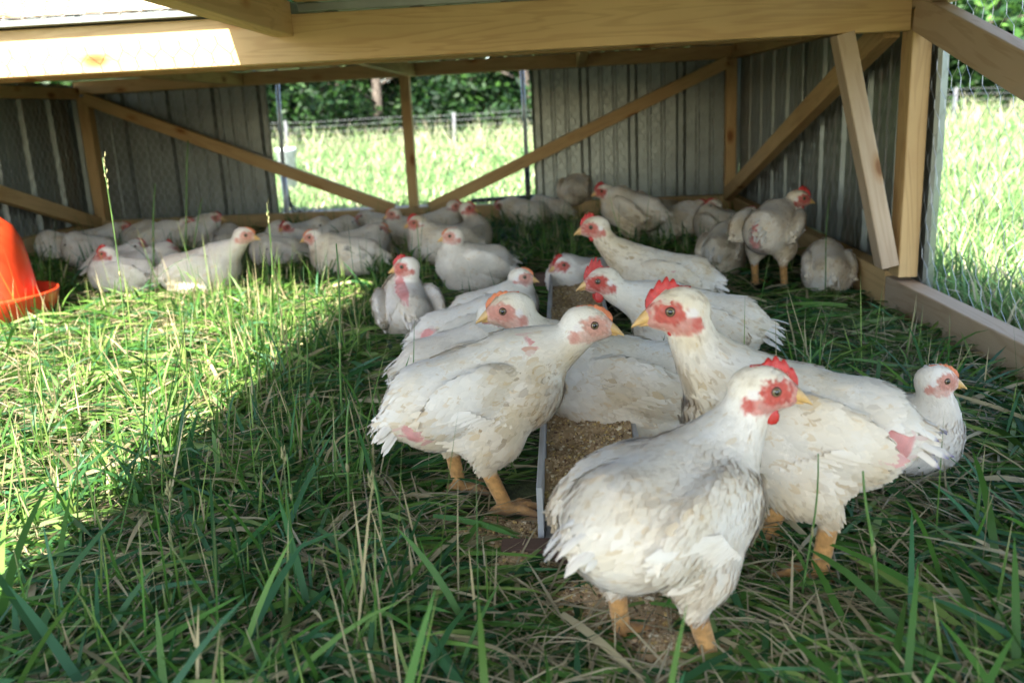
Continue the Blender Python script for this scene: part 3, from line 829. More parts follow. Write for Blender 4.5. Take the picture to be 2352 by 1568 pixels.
# ------------------------------------------------------------------ the flock
HEN_LIST = [
 # --- foreground flock round the trough
 dict(n='A', px=(1530, 1500), head=(1748, 893), h=46, look=-6, stand=True, hero=1, s=0.97, lift=0.022, red=0.95, comb=0.013, wattle=1.0, dirt=0.6, step=0.012, pitch=-2, fat=1.06, wk=0.035, wt=0.024, hy=0.0,
      ink=[((-0.10, 0.03, 0.285), 0.010), ((-0.09, -0.005, 0.288), 0.010)], seed=3,
      label='nearest chicken, seen from behind, looking right with a red face and short comb'),
 dict(n='B', px=(1815, 1290), head=(1560, 712), h=172, look=184, stand=True, hero=1, s=1.06, red=0.9, comb=0.015, wattle=0.55, dirt=0.8, pitch=10, seed=5, tailink=True, fat=1.02, lift=0.025,
      bald=[((-0.135, 0.075, 0.22), (0.045, 0.05, 0.028))],
      stain=[((0.175, 0.0, 0.27), (0.04, 0.06, 0.09), (0.34, 0.23, 0.12))],
      label='large chicken behind the nearest one, facing left with brown stained throat'),
 dict(n='C', px=(1112, 1158), head=(1345, 745), h=18, look=-4, stand=True, hero=1, s=1.02, red=0.15, comb=0.005, wattle=0.0, dirt=1.0, pitch=10, lift=0.022, seed=8, tail=-0.02, step=0.02,
      bald=[((-0.13, -0.075, 0.185), (0.045, 0.04, 0.022)), ((0.10, -0.03, 0.30), (0.016, 0.03, 0.05))],
      label='pale faced chicken standing left of the trough, facing right with stained wing'),
 dict(n='E', px=(1432, 1022), head=(1175, 712), h=176, look=186, stand=False, hero=1, s=1.14, red=0.35, comb=0.006, wattle=0.1, dirt=0.9, seed=9, lift=0.035, stain=[((-0.02, 0.06, 0.03), (0.12, 0.06, 0.035), (0.30, 0.20, 0.11))],
      label='chicken sitting against the trough, its orange faced head turned left over another back'),
 dict(n='F', px=(1600, 845), head=(1385, 645), h=170, look=188, stand=False, hero=1, s=1.12, lift=0.02, red=1.0, comb=0.024, wattle=1.2, dirt=0.75, seed=12,
      label='chicken with the tallest bright red comb and wattles, lying right of the trough'),
 dict(n='G', px=(1520, 715), head=(1368, 522), h=172, look=184, stand=False, hero=1, s=1.16, red=0.75, comb=0.014, wattle=0.8, dirt=0.95, seed=14, lift=0.01,
      bald=[((-0.03, 0.08, 0.16), (0.012, 0.03, 0.008))],
      label='cream stained chicken lying beyond the red combed one, orange comb, facing left'),
 dict(n='H', px=(1338, 690), head=(1293, 608), h=215, look=215, stand=False, hero=0, s=0.95, red=0.85, comb=0.014, wattle=0.8, dirt=0.4, seed=15,
      label='small chicken at the far end of the trough, facing the camera'),
 dict(n='I', px=(1768, 660), head=(1832, 457), h=62, look=2, stand=True, hero=1, s=1.06, red=0.95, comb=0.016, wattle=0.9, dirt=0.9, seed=18, pitch=2, lift=0.03, wing=0.9, step=-0.015,
      bald=[((-0.16, 0.015, 0.22), (0.06, 0.030, 0.06))],
      stain=[((-0.13, 0.03, 0.15), (0.06, 0.07, 0.05), (0.16, 0.07, 0.035))],
      label='chicken standing by the right tin wall, seen from behind, bare pink rump'),
 dict(n='J', px=(1898, 668), head=(1900, 590), h=82, look=85, stand=False, hero=0, s=0.95, red=0.7, dirt=0.9, seed=19,
      label='chicken lying against the right wall, rump to the camera, head hidden'),
 dict(n='K', px=(2035, 1075), head=(2148, 872), h=-25, look=-4, stand=False, hero=1, s=0.84, lift=-0.01, red=0.3, comb=0.005, wattle=0.0, dirt=0.25, seed=21,
      label='chicken at far right of the flock, only head and neck showing behind a tail'),
 dict(n='L', px=(938, 765), head=(935, 612), h=108, look=186, stand=False, hero=1, s=0.98, red=0.75, comb=0.013, wattle=0.7, dirt=0.55, seed=23, hy=-0.06, wing=0.6,
      bald=[((-0.06, 0.02, 0.185), (0.13, 0.022, 0.06))],
      label='chicken sitting with its back to the camera, pink bare strip down the back'),
 dict(n='M', px=(1092, 672), head=(1042, 542), h=205, look=190, stand=False, hero=1, s=1.0, red=0.3, comb=0.004, wattle=0.0, dirt=0.35, seed=26, wing=0.9, lift=0.03,
      label='clean white chicken facing left with a wing stretched out behind'),
 dict(n='N', px=(1140, 770), head=(1195, 637), h=14, look=0, stand=False, hero=1, s=0.92, red=0.3, comb=0.006, wattle=0.1, dirt=0.6, seed=27,
      label='chicken with orange beak facing right, lying just left of the trough end'),
 dict(n='O', px=(1080, 830), head=(1200, 740), h=14, look=0, stand=False, hero=1, s=0.98, red=0.3, comb=0.005, wattle=0, dirt=0.4, seed=29,
      bald=[((-0.12, -0.07, 0.10), (0.05, 0.05, 0.04))],
      label='chicken lying with fluffy rear to the left and a raw pink flank'),
 dict(n='P', px=(1060, 905), head=(1132, 722), h=20, look=0, stand=False, hero=1, s=0.98, red=0.5, comb=0.005, wattle=0.2, dirt=0.35, seed=31,
      label='chicken tucked behind the pale faced one, neck upright, face half hidden'),
 # --- left group in and behind the sunlit grass
 dict(n='Q', px=(468, 672), head=(560, 541), h=12, look=0, stand=False, hero=1, s=1.12, red=0.3, comb=0.004, wattle=0.1, dirt=0.5, seed=33,
      label='chicken lying in the sunlit grass on the left, facing right'),
 dict(n='R1', px=(292, 675), head=(247, 583), h=190, look=190, s=0.98, red=0.9, comb=0.014, dirt=0.3, seed=35,
      label='red combed chicken nearest the orange drinker, facing left'),
 dict(n='R2', px=(285, 645), head=(314, 564), h=20, look=5, s=0.98, red=0.7, comb=0.006, dirt=0.3, seed=36,
      label='chicken looking right, its head between two red combed heads on the left'),
 dict(n='R3', px=(352, 650), head=(384, 572), h=30, look=-20, s=0.98, red=0.8, comb=0.017, dirt=0.3, seed=37,
      label='chicken peeping over the back of the one lying in the sunlit grass'),
 dict(n='S1', px=(212, 612), head=(172, 560), h=178, look=184, s=1.0, red=0.5, comb=0.006, dirt=0.6, seed=39,
      label='shaded chicken left of the corner post with its beak pointing left'),
 dict(n='S2', px=(242, 588), head=(283, 522), h=15, look=5, s=1.0, red=0.7, comb=0.005, dirt=0.7, seed=40,
      label='chicken in deep shade under the left corner post, facing right'),
 dict(n='S3', px=(362, 588), head=(428, 514), h=15, look=5, s=1.05, red=0.6, comb=0.005, dirt=0.7, seed=41,
      label='shaded chicken lying under the left brace, second from the corner post'),
 dict(n='S4', px=(452, 580), head=(492, 500), h=20, look=0, s=1.0, red=0.6, comb=0.006, dirt=0.7, seed=42, lift=0.03,
      label='shaded chicken with the highest head of the left back group'),
 dict(n='S5', px=(528, 592), head=(545, 540), h=100, look=60, s=0.95, red=0.7, comb=0.006, dirt=0.5, seed=43,
      label='shaded chicken partly hidden behind the head of the one in the sunlit grass'),
 dict(n='U1', px=(640, 612), head=(615, 570), h=190, look=210, s=0.9, red=0.9, comb=0.006, dirt=0.4, seed=44,
      label='low chicken lying in grass right of the sunlit one, head down'),
 dict(n='U2', px=(672, 580), head=(658, 522), h=215, look=240, s=0.95, red=0.9, comb=0.010, dirt=0.6, seed=45,
      label='red faced chicken just below the left edge of the wire opening'),
 dict(n='V', px=(800, 635), head=(722, 545), h=184, look=188, s=1.08, red=0.45, comb=0.006, dirt=0.5, seed=46, hero=1,
      stain=[((-0.01, 0.085, 0.150), (0.020, 0.03, 0.016), (0.09, 0.09, 0.10)), ((-0.075, 0.088, 0.115), (0.030, 0.03, 0.014), (0.10, 0.10, 0.11))],
      label='chicken with dark smudges on its side facing left below the opening'),
 dict(n='W', px=(835, 598), head=(872, 526), h=15, look=0, s=0.98, red=0.4, comb=0.004, dirt=0.4, seed=47,
      label='chicken looking right from behind the one with dark smudges'),
 dict(n='X1', px=(775, 568), head=(805, 510), h=30, look=10, s=0.92, red=0.5, comb=0.005, dirt=0.5, seed=48,
      label='far chicken under the bright sill, head right of a white neck'),
 dict(n='Y1', px=(940, 570), head=(905, 492), h=190, look=200, s=1.0, red=0.5, comb=0.006, dirt=0.5, seed=49,
      label='chicken facing left at the foot of the left diagonal brace'),
 # --- middle group under the centre post
 dict(n='Z1', px=(1020, 605), head=(960, 512), h=188, look=188, s=1.12, red=0.75, comb=0.013, dirt=0.7, seed=51, hero=1,
      label='red combed chicken facing left in front of the centre post'),
 dict(n='Z2', px=(1000, 560), head=(1043, 474), h=12, look=-10, s=1.05, red=0.6, comb=0.006, dirt=0.7, seed=52,
      label='chicken right at the foot of the centre post, head almost hidden'),
 dict(n='Z3', px=(1078, 585), head=(1072, 480), h=60, look=0, s=1.0, red=0.85, comb=0.010, dirt=0.6, seed=53,
      label='chicken with dark red face looking right, below the right diagonal brace'),
 # --- back right, in the dark
 dict(n='AA', px=(1205, 520), head=(1152, 472), h=182, look=184, s=1.0, red=0.7, comb=0.006, dirt=0.8, seed=55,
      label='dim chicken lying low under the right end of the opening'),
 dict(n='AB', px=(1325, 505), head=(1370, 430), h=78, look=70, s=1.12, red=0.7, comb=0.006, dirt=1.0, seed=56, stand=True, tail=0.02,
      label='dim stained chicken standing with its rump to the camera by the back tin'),
 dict(n='AC', px=(1455, 560), head=(1388, 440), h=150, look=188, s=1.15, red=0.9, comb=0.015, dirt=1.0, seed=57, wing=0.9, stand=True, lift=-0.035,
      label='dim chicken with red comb standing behind, one wing spread, facing left'),
 dict(n='AD', px=(1548, 550), head=(1606, 474), h=10, look=20, s=1.05, red=0.8, comb=0.008, dirt=0.9, seed=58,
      label='dim chicken lying along the back wall near the right corner post'),
 dict(n='AE', px=(1660, 630), head=(1722, 492), h=70, look=40, s=1.0, red=0.7, comb=0.006, dirt=0.9, seed=60, lift=0.02,
      label='dim chicken half hidden at the left side of the one standing by the wall'),
 dict(n='AF', px=(1648, 556), head=(1640, 472), h=120, look=170, s=1.0, red=0.8, comb=0.010, dirt=1.0, seed=61,
      label='dim chicken tucked into the back right corner under the post'),
 dict(n='AG', px=(1262, 512), head=(1236, 462), h=160, look=180, s=0.95, red=0.7, comb=0.006, dirt=1.0, seed=62,
      label='dim chicken lying between the opening edge and the one showing its rump'),
 dict(n='AH', px=(1508, 522), head=(1470, 452), h=185, look=190, s=1.0, red=0.7, comb=0.006, dirt=1.0, seed=63,
      label='dim chicken lying behind the one with the spread wing'),
 dict(n='S6', px=(318, 582), head=(344, 522), h=25, look=10, s=1.0, red=0.6, comb=0.006, dirt=0.9, seed=64,
      label='shaded chicken against the back left tin, just right of the corner post'),
 dict(n='S7', px=(150, 600), head=(128, 565), h=200, look=200, s=0.95, red=0.6, comb=0.006, dirt=0.9, seed=65,
      label='leftmost chicken of all, low in the shade nearest the left tin wall'),
 dict(n='X2', px=(715, 572), head=(738, 516), h=20, look=0, s=0.95, red=0.6, comb=0.006, dirt=0.7, seed=66,
      label='chicken with hidden body under the bright sill, left of the far white neck'),
 dict(n='Y2', px=(870, 552), head=(838, 497), h=185, look=190, s=0.95, red=0.6, comb=0.006, dirt=0.7, seed=67,
      label='small far chicken against the sill where the left brace ends'),
]
for sp in HEN_LIST:
    make_hen(sp)

# ------------------------------------------------------------------ feed trough, feed, spilled feed
TX0, TX1, TY0, TY1 = -0.045, 0.085, 0.93, 2.52
trough = empty('feed_trough', (0.02, TY0, 0.0))
tag(trough, 'long low trough of brown feed running through the flock, pale grey side rails', 'feed trough')
L4 = lambda x, y, z: (x-0.02, y-TY0, z)
beam('side', L4(TX0, TY0+0.02, 0.048), L4(TX0-0.012, TY1, 0.052), 0.007, 0.075, M_TROUGH, trough, ch=0.001)
beam('side', L4(TX1, TY0+0.02, 0.036), L4(TX1-0.012, TY1, 0.040), 0.007, 0.050, M_TROUGH, trough, ch=0.001)
beam('bottom', L4(0.02, TY0+0.02, 0.016), L4(0.008, TY1, 0.020), TX1-TX0-0.009, 0.010, M_TROUGH, trough, ch=0.001)
beam('end_board', L4(TX0-0.045, TY0-0.002, 0.012), L4(TX1+0.02, TY0-0.002, 0.012), 0.030, 0.030, M_DARKWOOD, trough)
beam('end_board', L4(TX0-0.06, TY1+0.022, 0.034), L4(TX1+0.05, TY1+0.022, 0.034), 0.034, 0.056, M_DARKWOOD, trough)
FEED_COLS = np.array([[0.40, 0.27, 0.14], [0.50, 0.36, 0.20], [0.28, 0.18, 0.09], [0.60, 0.42, 0.16], [0.66, 0.56, 0.38], [0.17, 0.10, 0.055]])
def grains(P, size, seed):
    """small irregular crumbs sitting at points P"""
    rg = np.random.RandomState(seed); n = len(P)
    c8 = np.array([[a, b, c] for a in (-1, 1) for b in (-1, 1) for c in (-1, 1)], float)
    sz = size*(0.5+rg.rand(n, 1, 1))*(0.6+0.6*rg.rand(n, 1, 3))
    V = P[:, None]+c8[None]*sz*(0.75+0.5*rg.rand(n, 8, 1))
    an = rg.rand(n)*6.28; c, s_ = np.cos(an)[:, None], np.sin(an)[:, None]
    dx, dy = V[..., 0]-P[:, None, 0], V[..., 1]-P[:, None, 1]
    V[..., 0] = P[:, None, 0]+dx*c-dy*s_; V[..., 1] = P[:, None, 1]+dx*s_+dy*c
    fq = np.array([[0, 1, 3, 2], [4, 6, 7, 5], [0, 4, 5, 1], [2, 3, 7, 6], [0, 2, 6, 4], [1, 5, 7, 3]])
    Q = (np.arange(n)[:, None, None]*8+fq[None]).reshape(-1, 4)
    col = np.repeat(FEED_COLS[rg.choice(6, n, p=[.3, .26, .16, .12, .08, .08])]*(0.8+0.4*rg.rand(n, 1)), 8, axis=0)
    return V.reshape(-1, 3), Q, col
def heap(x0, x1, y0, y1, nx, ny, zf):
    X, Y = np.meshgrid(np.linspace(x0, x1, nx), np.linspace(y0, y1, ny), indexing='ij')
    P = np.stack([X.ravel(), Y.ravel(), np.zeros(X.size)], 1); P[:, 2] = zf(P)
    i, j = np.meshgrid(np.arange(nx-1), np.arange(ny-1), indexing='ij')
    Q = np.stack([i*ny+j, (i+1)*ny+j, (i+1)*ny+j+1, i*ny+j+1], -1).reshape(-1, 4)
    return P, Q
def feed_height(P):
    return 0.052+(vnoise(P, 14, 3)-0.5)*0.030+(vnoise(P, 50, 4)-0.5)*0.008
HV, HQ = heap(TX0+0.004, TX1-0.004, TY0+0.024, TY1-0.01, 14, 160, feed_height)
HV[:, 0] -= 0.012*(HV[:, 1]-TY0)/(TY1-TY0)
hc = FEED_COLS[0]*(0.7+0.6*vnoise(HV, 160, 8))[:, None]
rg = np.random.RandomState(31)
GP = np.stack([TX0+0.006+rg.rand(9000)*(TX1-TX0-0.012), TY0+0.025+rg.rand(9000)**1.5*(TY1-TY0-0.04), np.zeros(9000)], 1)
GP[:, 2] = feed_height(GP)+0.0005; GP[:, 0] -= 0.012*(GP[:, 1]-TY0)/(TY1-TY0)
gv, gq, gc = grains(GP, 0.0013, 5)
tag(obj('feed', mesh_np(np.concatenate([HV, gv]), [HQ, gq+len(HV)], M_GRANULE, col=np.concatenate([hc, gc]))),
    'brown crumbled feed filling the trough', 'feed', kind='stuff')
SPILLS = [(-0.105, 0.985, 0.080, 0.055), (0.03, 0.835, 0.085, 0.050), (0.075, 0.745, 0.060, 0.035), (-0.07, 0.905, 0.06, 0.030)]
def spill_height(P):
    h = np.full(len(P), -0.012)
    for (cx, cy, rx, ry) in SPILLS:
        d = np.sqrt(((P[:, 0]-cx)/rx)**2+((P[:, 1]-cy)/ry)**2)+0.5*(vnoise(P, 26, 5)-0.5)
        h = np.maximum(h, np.clip(1.1-d, -0.5, 1)*0.020)
    return h+(vnoise(P, 45, 6)-0.5)*0.012+(vnoise(P, 140, 6)-0.5)*0.005+0.004
SV, SQ = heap(-0.24, 0.22, 0.62, 1.08, 70, 70, spill_height)
sc_ = FEED_COLS[0]*(0.7+0.6*vnoise(SV, 160, 9))[:, None]
GP = np.stack([-0.24+rg.rand(24000)*0.46, 0.62+rg.rand(24000)*0.46, np.zeros(24000)], 1)
GP[:, 2] = spill_height(GP); GP = GP[GP[:, 2] > 0.004]
gv, gq, gc = grains(GP, 0.0013, 6)
tag(obj('spilled_feed', mesh_np(np.concatenate([SV, gv]), [SQ, gq+len(SV)], M_GRANULE, col=np.concatenate([sc_, gc]))),
    'spilled brown feed on the grass at the near end of the trough', 'feed', kind='stuff')

# ------------------------------------------------------------------ orange bell drinker
DP = at_z(-36, 748, 0.0)
dr = empty('poultry_drinker', (DP[0], DP[1], 0.0))
tag(dr, 'orange red plastic bell drinker standing in the sunlit grass at the left edge', 'drinker')
V, Fq = lathe([(0.02, 0.318), (0.045, 0.314), (0.085, 0.302), (0.115, 0.276), (0.131, 0.240), (0.140, 0.195), (0.147, 0.130), (0.151, 0.082),
               (0.155, 0.060), (0.151, 0.058), (0.146, 0.080), (0.135, 0.180), (0.120, 0.245), (0.08, 0.292), (0.02, 0.310)])
pyobj('bell', V, Fq, M_ORANGE, dr, True)
V, Fq = lathe([(0.0, 0.012), (0.13, 0.010), (0.165, 0.022), (0.192, 0.060), (0.200, 0.088), (0.204, 0.093), (0.207, 0.089), (0.205, 0.082), (0.197, 0.050),
               (0.172, 0.014), (0.14, 0.0), (0.0, 0.0)][::-1])
pyobj('pan', V, Fq, M_ORANGE, dr, True)
V, Fq = lathe([(0.0, 0.352), (0.020, 0.350), (0.024, 0.342), (0.024, 0.320), (0.034, 0.316), (0.0, 0.305)][::-1], 20)
pyobj('cap', V, Fq, plain('red_cap', (0.45, 0.03, 0.02), 0.4), dr, True)

# ------------------------------------------------------------------ outside the back opening
def pipe(name, p0, p1, r, mat, parent, n=14):
    V_, F_ = tube_np([p0, p1], r, n); return pyobj(name, V_, F_, mat, parent, True)
for k, (t, b, lab) in enumerate((((640, 203), (656, 470), 'thin galvanised pipe standing outside the left edge of the back opening'),
                                 ((1199, 155), (1214, 462), 'thin galvanised pipe standing outside the right edge of the back opening'))):
    T_, B_ = at_y(*t, YB+0.075), at_y(*b, YB+0.075)
    o = empty('metal_pipe', (B_[0], B_[1], 0.0)); tag(o, lab, 'pipe', 'pipes at the back opening')
    rel = lambda p: (p[0]-B_[0], p[1]-B_[1], p[2])
    T_[2] = 0.80
    pipe('tube', rel(B_*0.72+T_*0.28), rel(T_), 0.0105, M_PIPE, o)
    pipe('sleeve', (0, 0, 0.0), rel(B_*0.72+T_*0.28), 0.0135, M_BLACK if k else M_PIPE, o)
brk = at_y(664, 470, YB+0.10)
o = empty('hitch_bracket', (brk[0], brk[1], 0.0)); tag(o, 'black metal hitch bracket with a short chain outside the left of the opening', 'bracket')
V_, F_ = tube_np([(-0.012, 0, 0.30), (-0.004, 0, 0.22), (0.004, 0, 0.14), (0.02, 0, 0.095), (0.06, 0, 0.085), (0.12, 0, 0.083)], [0.004, 0.007, 0.010, 0.012, 0.011, 0.009], 10)
pyobj('arm', V_, F_, M_BLACK, o, True)
def link_mesh():
    V_, F_ = [], []; n, m = 14, 6
    for i in range(n):
        a = 2*math.pi*i/n
        for k in range(m):
            t = 2*math.pi*k/m; rr = 0.012+0.0032*math.cos(t)
            V_.append((rr*math.cos(a)*1.3, 0.0032*math.sin(t), rr*math.sin(a)))
            F_.append([i*m+k, i*m+(k+1) % m, ((i+1) % n)*m+(k+1) % m, ((i+1) % n)*m+k])
    me = bpy.data.meshes.new('chain_link'); me.from_pydata(V_, [], F_); me.materials.append(M_PIPE)
    me.polygons.foreach_set('use_smooth', [True]*len(me.polygons)); return me
lm = link_mesh()
for k in range(6):
    l = obj('chain_link', lm, o); l.location = (0.035+0.024*k, -0.012, 0.105-0.003*k); l.rotation_euler = (R(90) if k % 2 else 0, 0, 0)
bar_ = empty('black_rail', (at_y(1160, 462, YB+0.10)[0], YB+0.10, 0.0)); tag(bar_, 'flat black rail lying along the sill at the right of the opening', 'rail')
beam('bar', (-0.17, 0, 0.108), (0.17, 0, 0.116), 0.05, 0.018, M_BLACK, bar_)
beam('foot', (0.0, 0, 0.0), (0.0, 0, 0.098), 0.03, 0.03, M_BLACK, bar_, up=(0, 1, 0))
# added plank, its pale wood standing in for the sunlit top of the sill
pl = beam('plank', (at_y(648, 495, 4.52)[0], 4.53, 0.070), (at_y(1015, 480, 4.52)[0], 4.53, 0.076), 0.14, 0.03, M_PINE_PALE)
tag(pl, 'pale plank standing in for the sunlit sill top outside the back opening', 'plank')
# white bucket in the meadow
BK = at_y(655, 340, 6.9)
bk = empty('white_bucket', (BK[0], 6.9, 0.0)); tag(bk, 'white plastic bucket standing in the meadow behind the left pipe', 'bucket')
hk_ = BK[2]
V_, F_ = lathe([(0.0, 0.004), (0.060, 0.0), (0.075, hk_-0.03), (0.080, hk_-0.028), (0.080, hk_), (0.074, hk_), (0.070, hk_-0.03), (0.055, 0.02), (0.0, 0.018)], 32)
pyobj('pail', V_, F_, M_WHITE_PLASTIC, bk, True)
V_, F_ = tube_np([(0.08*math.cos(a), 0.02, hk_-0.02-0.07*math.sin(a)*0.9) for a in np.linspace(0, math.pi, 13)], 0.0025, 6)
pyobj('handle', V_, F_, M_WIRE, bk, True)

# ------------------------------------------------------------------ grass
def blades(base, az, elev, L, W, curl, roll, col, segs=4, zmin=0.004, tipcol=None):
    n = len(base); wp = np.interp(np.linspace(0, 1, segs+1), [0, 0.25, 0.6, 0.85, 1], [0.65, 1.0, 0.9, 0.55, 0.0])
    hx, hy = np.cos(az), np.sin(az); P = base.copy(); V = []; C = []
    for i in range(segs+1):
        t = i/segs; e = elev-curl*t**1.2
        d = np.stack([hx*np.cos(e), hy*np.cos(e), np.sin(e)], 1)
        sp_ = np.stack([-hy, hx, np.zeros(n)], 1); up = np.cross(d, sp_)
        sd = sp_*np.cos(roll)[:, None]+up*np.sin(roll)[:, None]
        c = P.copy(); c[:, 2] = np.maximum(c[:, 2], zmin)
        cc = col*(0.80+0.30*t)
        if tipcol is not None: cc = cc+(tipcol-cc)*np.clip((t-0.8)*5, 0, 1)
        if i < segs:
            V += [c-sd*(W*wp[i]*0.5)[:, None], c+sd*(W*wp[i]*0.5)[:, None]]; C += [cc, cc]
        else:
            V.append(c); C.append(cc)
        P = P+d*(L/segs)[:, None]
    k = 2*segs+1
    V = np.stack(V, 1).reshape(-1, 3); C = np.stack(C, 1).reshape(-1, 3)
    b = np.arange(n)[:, None]*k
    Q = np.concatenate([b+np.array([[2*i, 2*i+1, 2*i+3, 2*i+2]]) for i in range(segs-1)])
    T_ = b+np.array([[2*segs-2, 2*segs-1, 2*segs]])
    return V, Q, T_, C
PAL = np.array([[0.068, 0.175, 0.026], [0.040, 0.130, 0.036], [0.125, 0.240, 0.042], [0.230, 0.330, 0.080], [0.480, 0.400, 0.220], [0.048, 0.150, 0.060]])
def pal(rg_, n, p):
    c = PAL[rg_.choice(len(PAL), n, p=p)]*(0.7+0.6*rg_.rand(n, 1))
    return c
HN = np.array([(h[0], h[1], h[2]) for h in HENS])
def clear_of(P, k=1.0, trough_too=True):
    d = np.sqrt((P[:, None, 0]-HN[None, :, 0])**2+(P[:, None, 1]-HN[None, :, 1])**2)/(HN[None, :, 2]*k)
    ok = d.min(1) > 1
    if trough_too:
        ok &= ~((P[:, 0] > TX0-0.05) & (P[:, 0] < TX1+0.03) & (P[:, 1] > 0.90) & (P[:, 1] < TY1+0.04))
    return ok
def off_spill(P, k=0.9):
    ok = np.ones(len(P), bool)
    for (cx, cy, rx, ry) in SPILLS:
        ok &= ((P[:, 0]-cx)/(rx*k))**2+((P[:, 1]-cy)/(ry*k))**2 > 1
    return ok
def calm(P):
    """grass is pressed lower round the birds, the trough and the spilled feed"""
    Q_ = P+np.array([0, 0.05, 0])
    d = (np.sqrt((Q_[:, None, 0]-HN[None, :, 0])**2+(Q_[:, None, 1]-HN[None, :, 1])**2)/HN[None, :, 2]).min(1)
    d2_ = np.hypot(np.maximum(np.abs(Q_[:, 0]-0.02)-0.10, 0), np.maximum(np.abs(Q_[:, 1]-1.6)-0.85, 0))/0.13
    return np.clip(np.minimum(d/1.9, d2_), 0.22, 1)
def wedge(rg_, n, y0, y1, powr, margin=0.25, xmin=-9, xmax=9):
    """points in the strip of ground that lies before the camera, thinning out with distance"""
    u = rg_.rand(n); a = 1-powr
    Y = (y0**a+u*(y1**a-y0**a))**(1/a) if abs(a) > 1e-3 else y0*(y1/y0)**u
    X = (rg_.rand(n)*2-1)*(0.66*Y+margin)-0.07*Y
    P = np.stack([X, Y, np.zeros(n)], 1)
    return P[(X > xmin) & (X < xmax)]
def join_blades(parts):
    V, Q, T_, C, o_ = [], [], [], [], 0
    for (v, q_, t_, c) in parts:
        V.append(v); Q.append(q_+o_); T_.append(t_+o_); C.append(c); o_ += len(v)
    return mesh_np(np.concatenate(V), [np.concatenate(Q), np.concatenate(T_)], M_GRASS, smooth=True, col=np.concatenate(C))
g1 = np.random.RandomState(77)
parts = []
# trodden mat of lying blades inside the pen: long leaves pressed flat over one another
for (cnt, e0, e1, l0, l1, w0, w1, zz) in ((46000, 0, 20, 0.06, 0.12, 0.0036, 0.0045, 0.022), (20000, 6, 36, 0.04, 0.08, 0.0026, 0.0040, 0.012), (12000, 0, 18, 0.10, 0.12, 0.0056, 0.0045, 0.030)):
    B0 = wedge(g1, cnt, 0.42, 4.6, 0.85, 0.30, XL+0.05, XR-0.04); B0 = B0[clear_of(B0, 0.45)]
    B0 = B0[off_spill(B0, 0.95) | (g1.rand(len(B0)) < 0.24)]
    n = len(B0); far = np.clip((B0[:, 1]-1.6)/2.5, 0, 1); lay = vnoise(B0, 2.4, 30)
    B0[:, 2] = g1.rand(n)*zz
    parts.append(blades(B0, lay*12.0+g1.normal(0, 0.9, n), (R(e0)+g1.rand(n)**1.6*R(e1))*calm(B0), (l0+l1*g1.rand(n)**1.3)*(0.5+0.5*calm(B0)), (w0+w1*g1.rand(n)**2)*(1+0.5*far),
                        R(8)+g1.rand(n)*R(48), g1.normal(0, 0.55, n), pal(g1, n, [.29, .20, .19, .13, .13, .06])))
# dry thatch between
B0 = wedge(g1, 26000, 0.42, 4.6, 1.0, 0.30, XL+0.05, XR-0.04); B0 = B0[clear_of(B0, 0.4) & off_spill(B0, 0.7)]; n = len(B0)
B0[:, 2] = g1.rand(n)*0.02
parts.append(blades(B0, g1.rand(n)*6.283, g1.rand(n)*R(25), 0.04+0.10*g1.rand(n), 0.0012+0.0018*g1.rand(n), R(5)+g1.rand(n)*R(30), g1.normal(0, 0.5, n),
                    np.array([0.47, 0.39, 0.23])*(0.5+0.75*g1.rand(n, 1)), segs=3))
tag(obj('trodden_grass', join_blades(parts)), 'trodden mat of green and dry grass on the floor of the pen', 'grass', kind='stuff')
# standing tufts: broad leaves, stubble, thin stems
parts = []
T0 = wedge(g1, 680, 0.62, 4.5, 0.45, 0.25, XL+0.08, XR-0.06); T0 = T0[clear_of(T0, 1.25) & off_spill(T0, 1.4) & clear_of(T0+np.array([0, 0.10, 0]), 1.0)]; T0 = T0[vnoise(T0, 2.0, 17)+0.25*g1.rand(len(T0)) > 0.52]
for (cx, cy, cnt) in ((-0.98, 2.30, 10), (-0.88, 2.20, 9), (-0.75, 2.05, 8), (-0.66, 1.85, 7), (-1.15, 2.55, 7), (-0.62, 1.70, 7), (-0.58, 1.50, 7), (-0.64, 1.32, 6), (-0.60, 1.15, 6), (-0.72, 1.55, 5), (-0.52, 1.85, 6), (-0.55, 2.15, 7), (-0.50, 2.35, 6)):          # the clump on the edge of the sun
    T0 = np.concatenate([T0, np.stack([cx+g1.normal(0, 0.05, cnt), cy+g1.normal(0, 0.05, cnt), np.zeros(cnt)], 1)])
n = 420; TB = np.stack([XL+0.1+(XR-XL-0.2)*g1.rand(n), 2.55+1.75*g1.rand(n), np.zeros(n)], 1)      # longer grass the far birds settle in
T0 = np.concatenate([T0, TB]); T0 = T0[clear_of(T0, 0.8)]
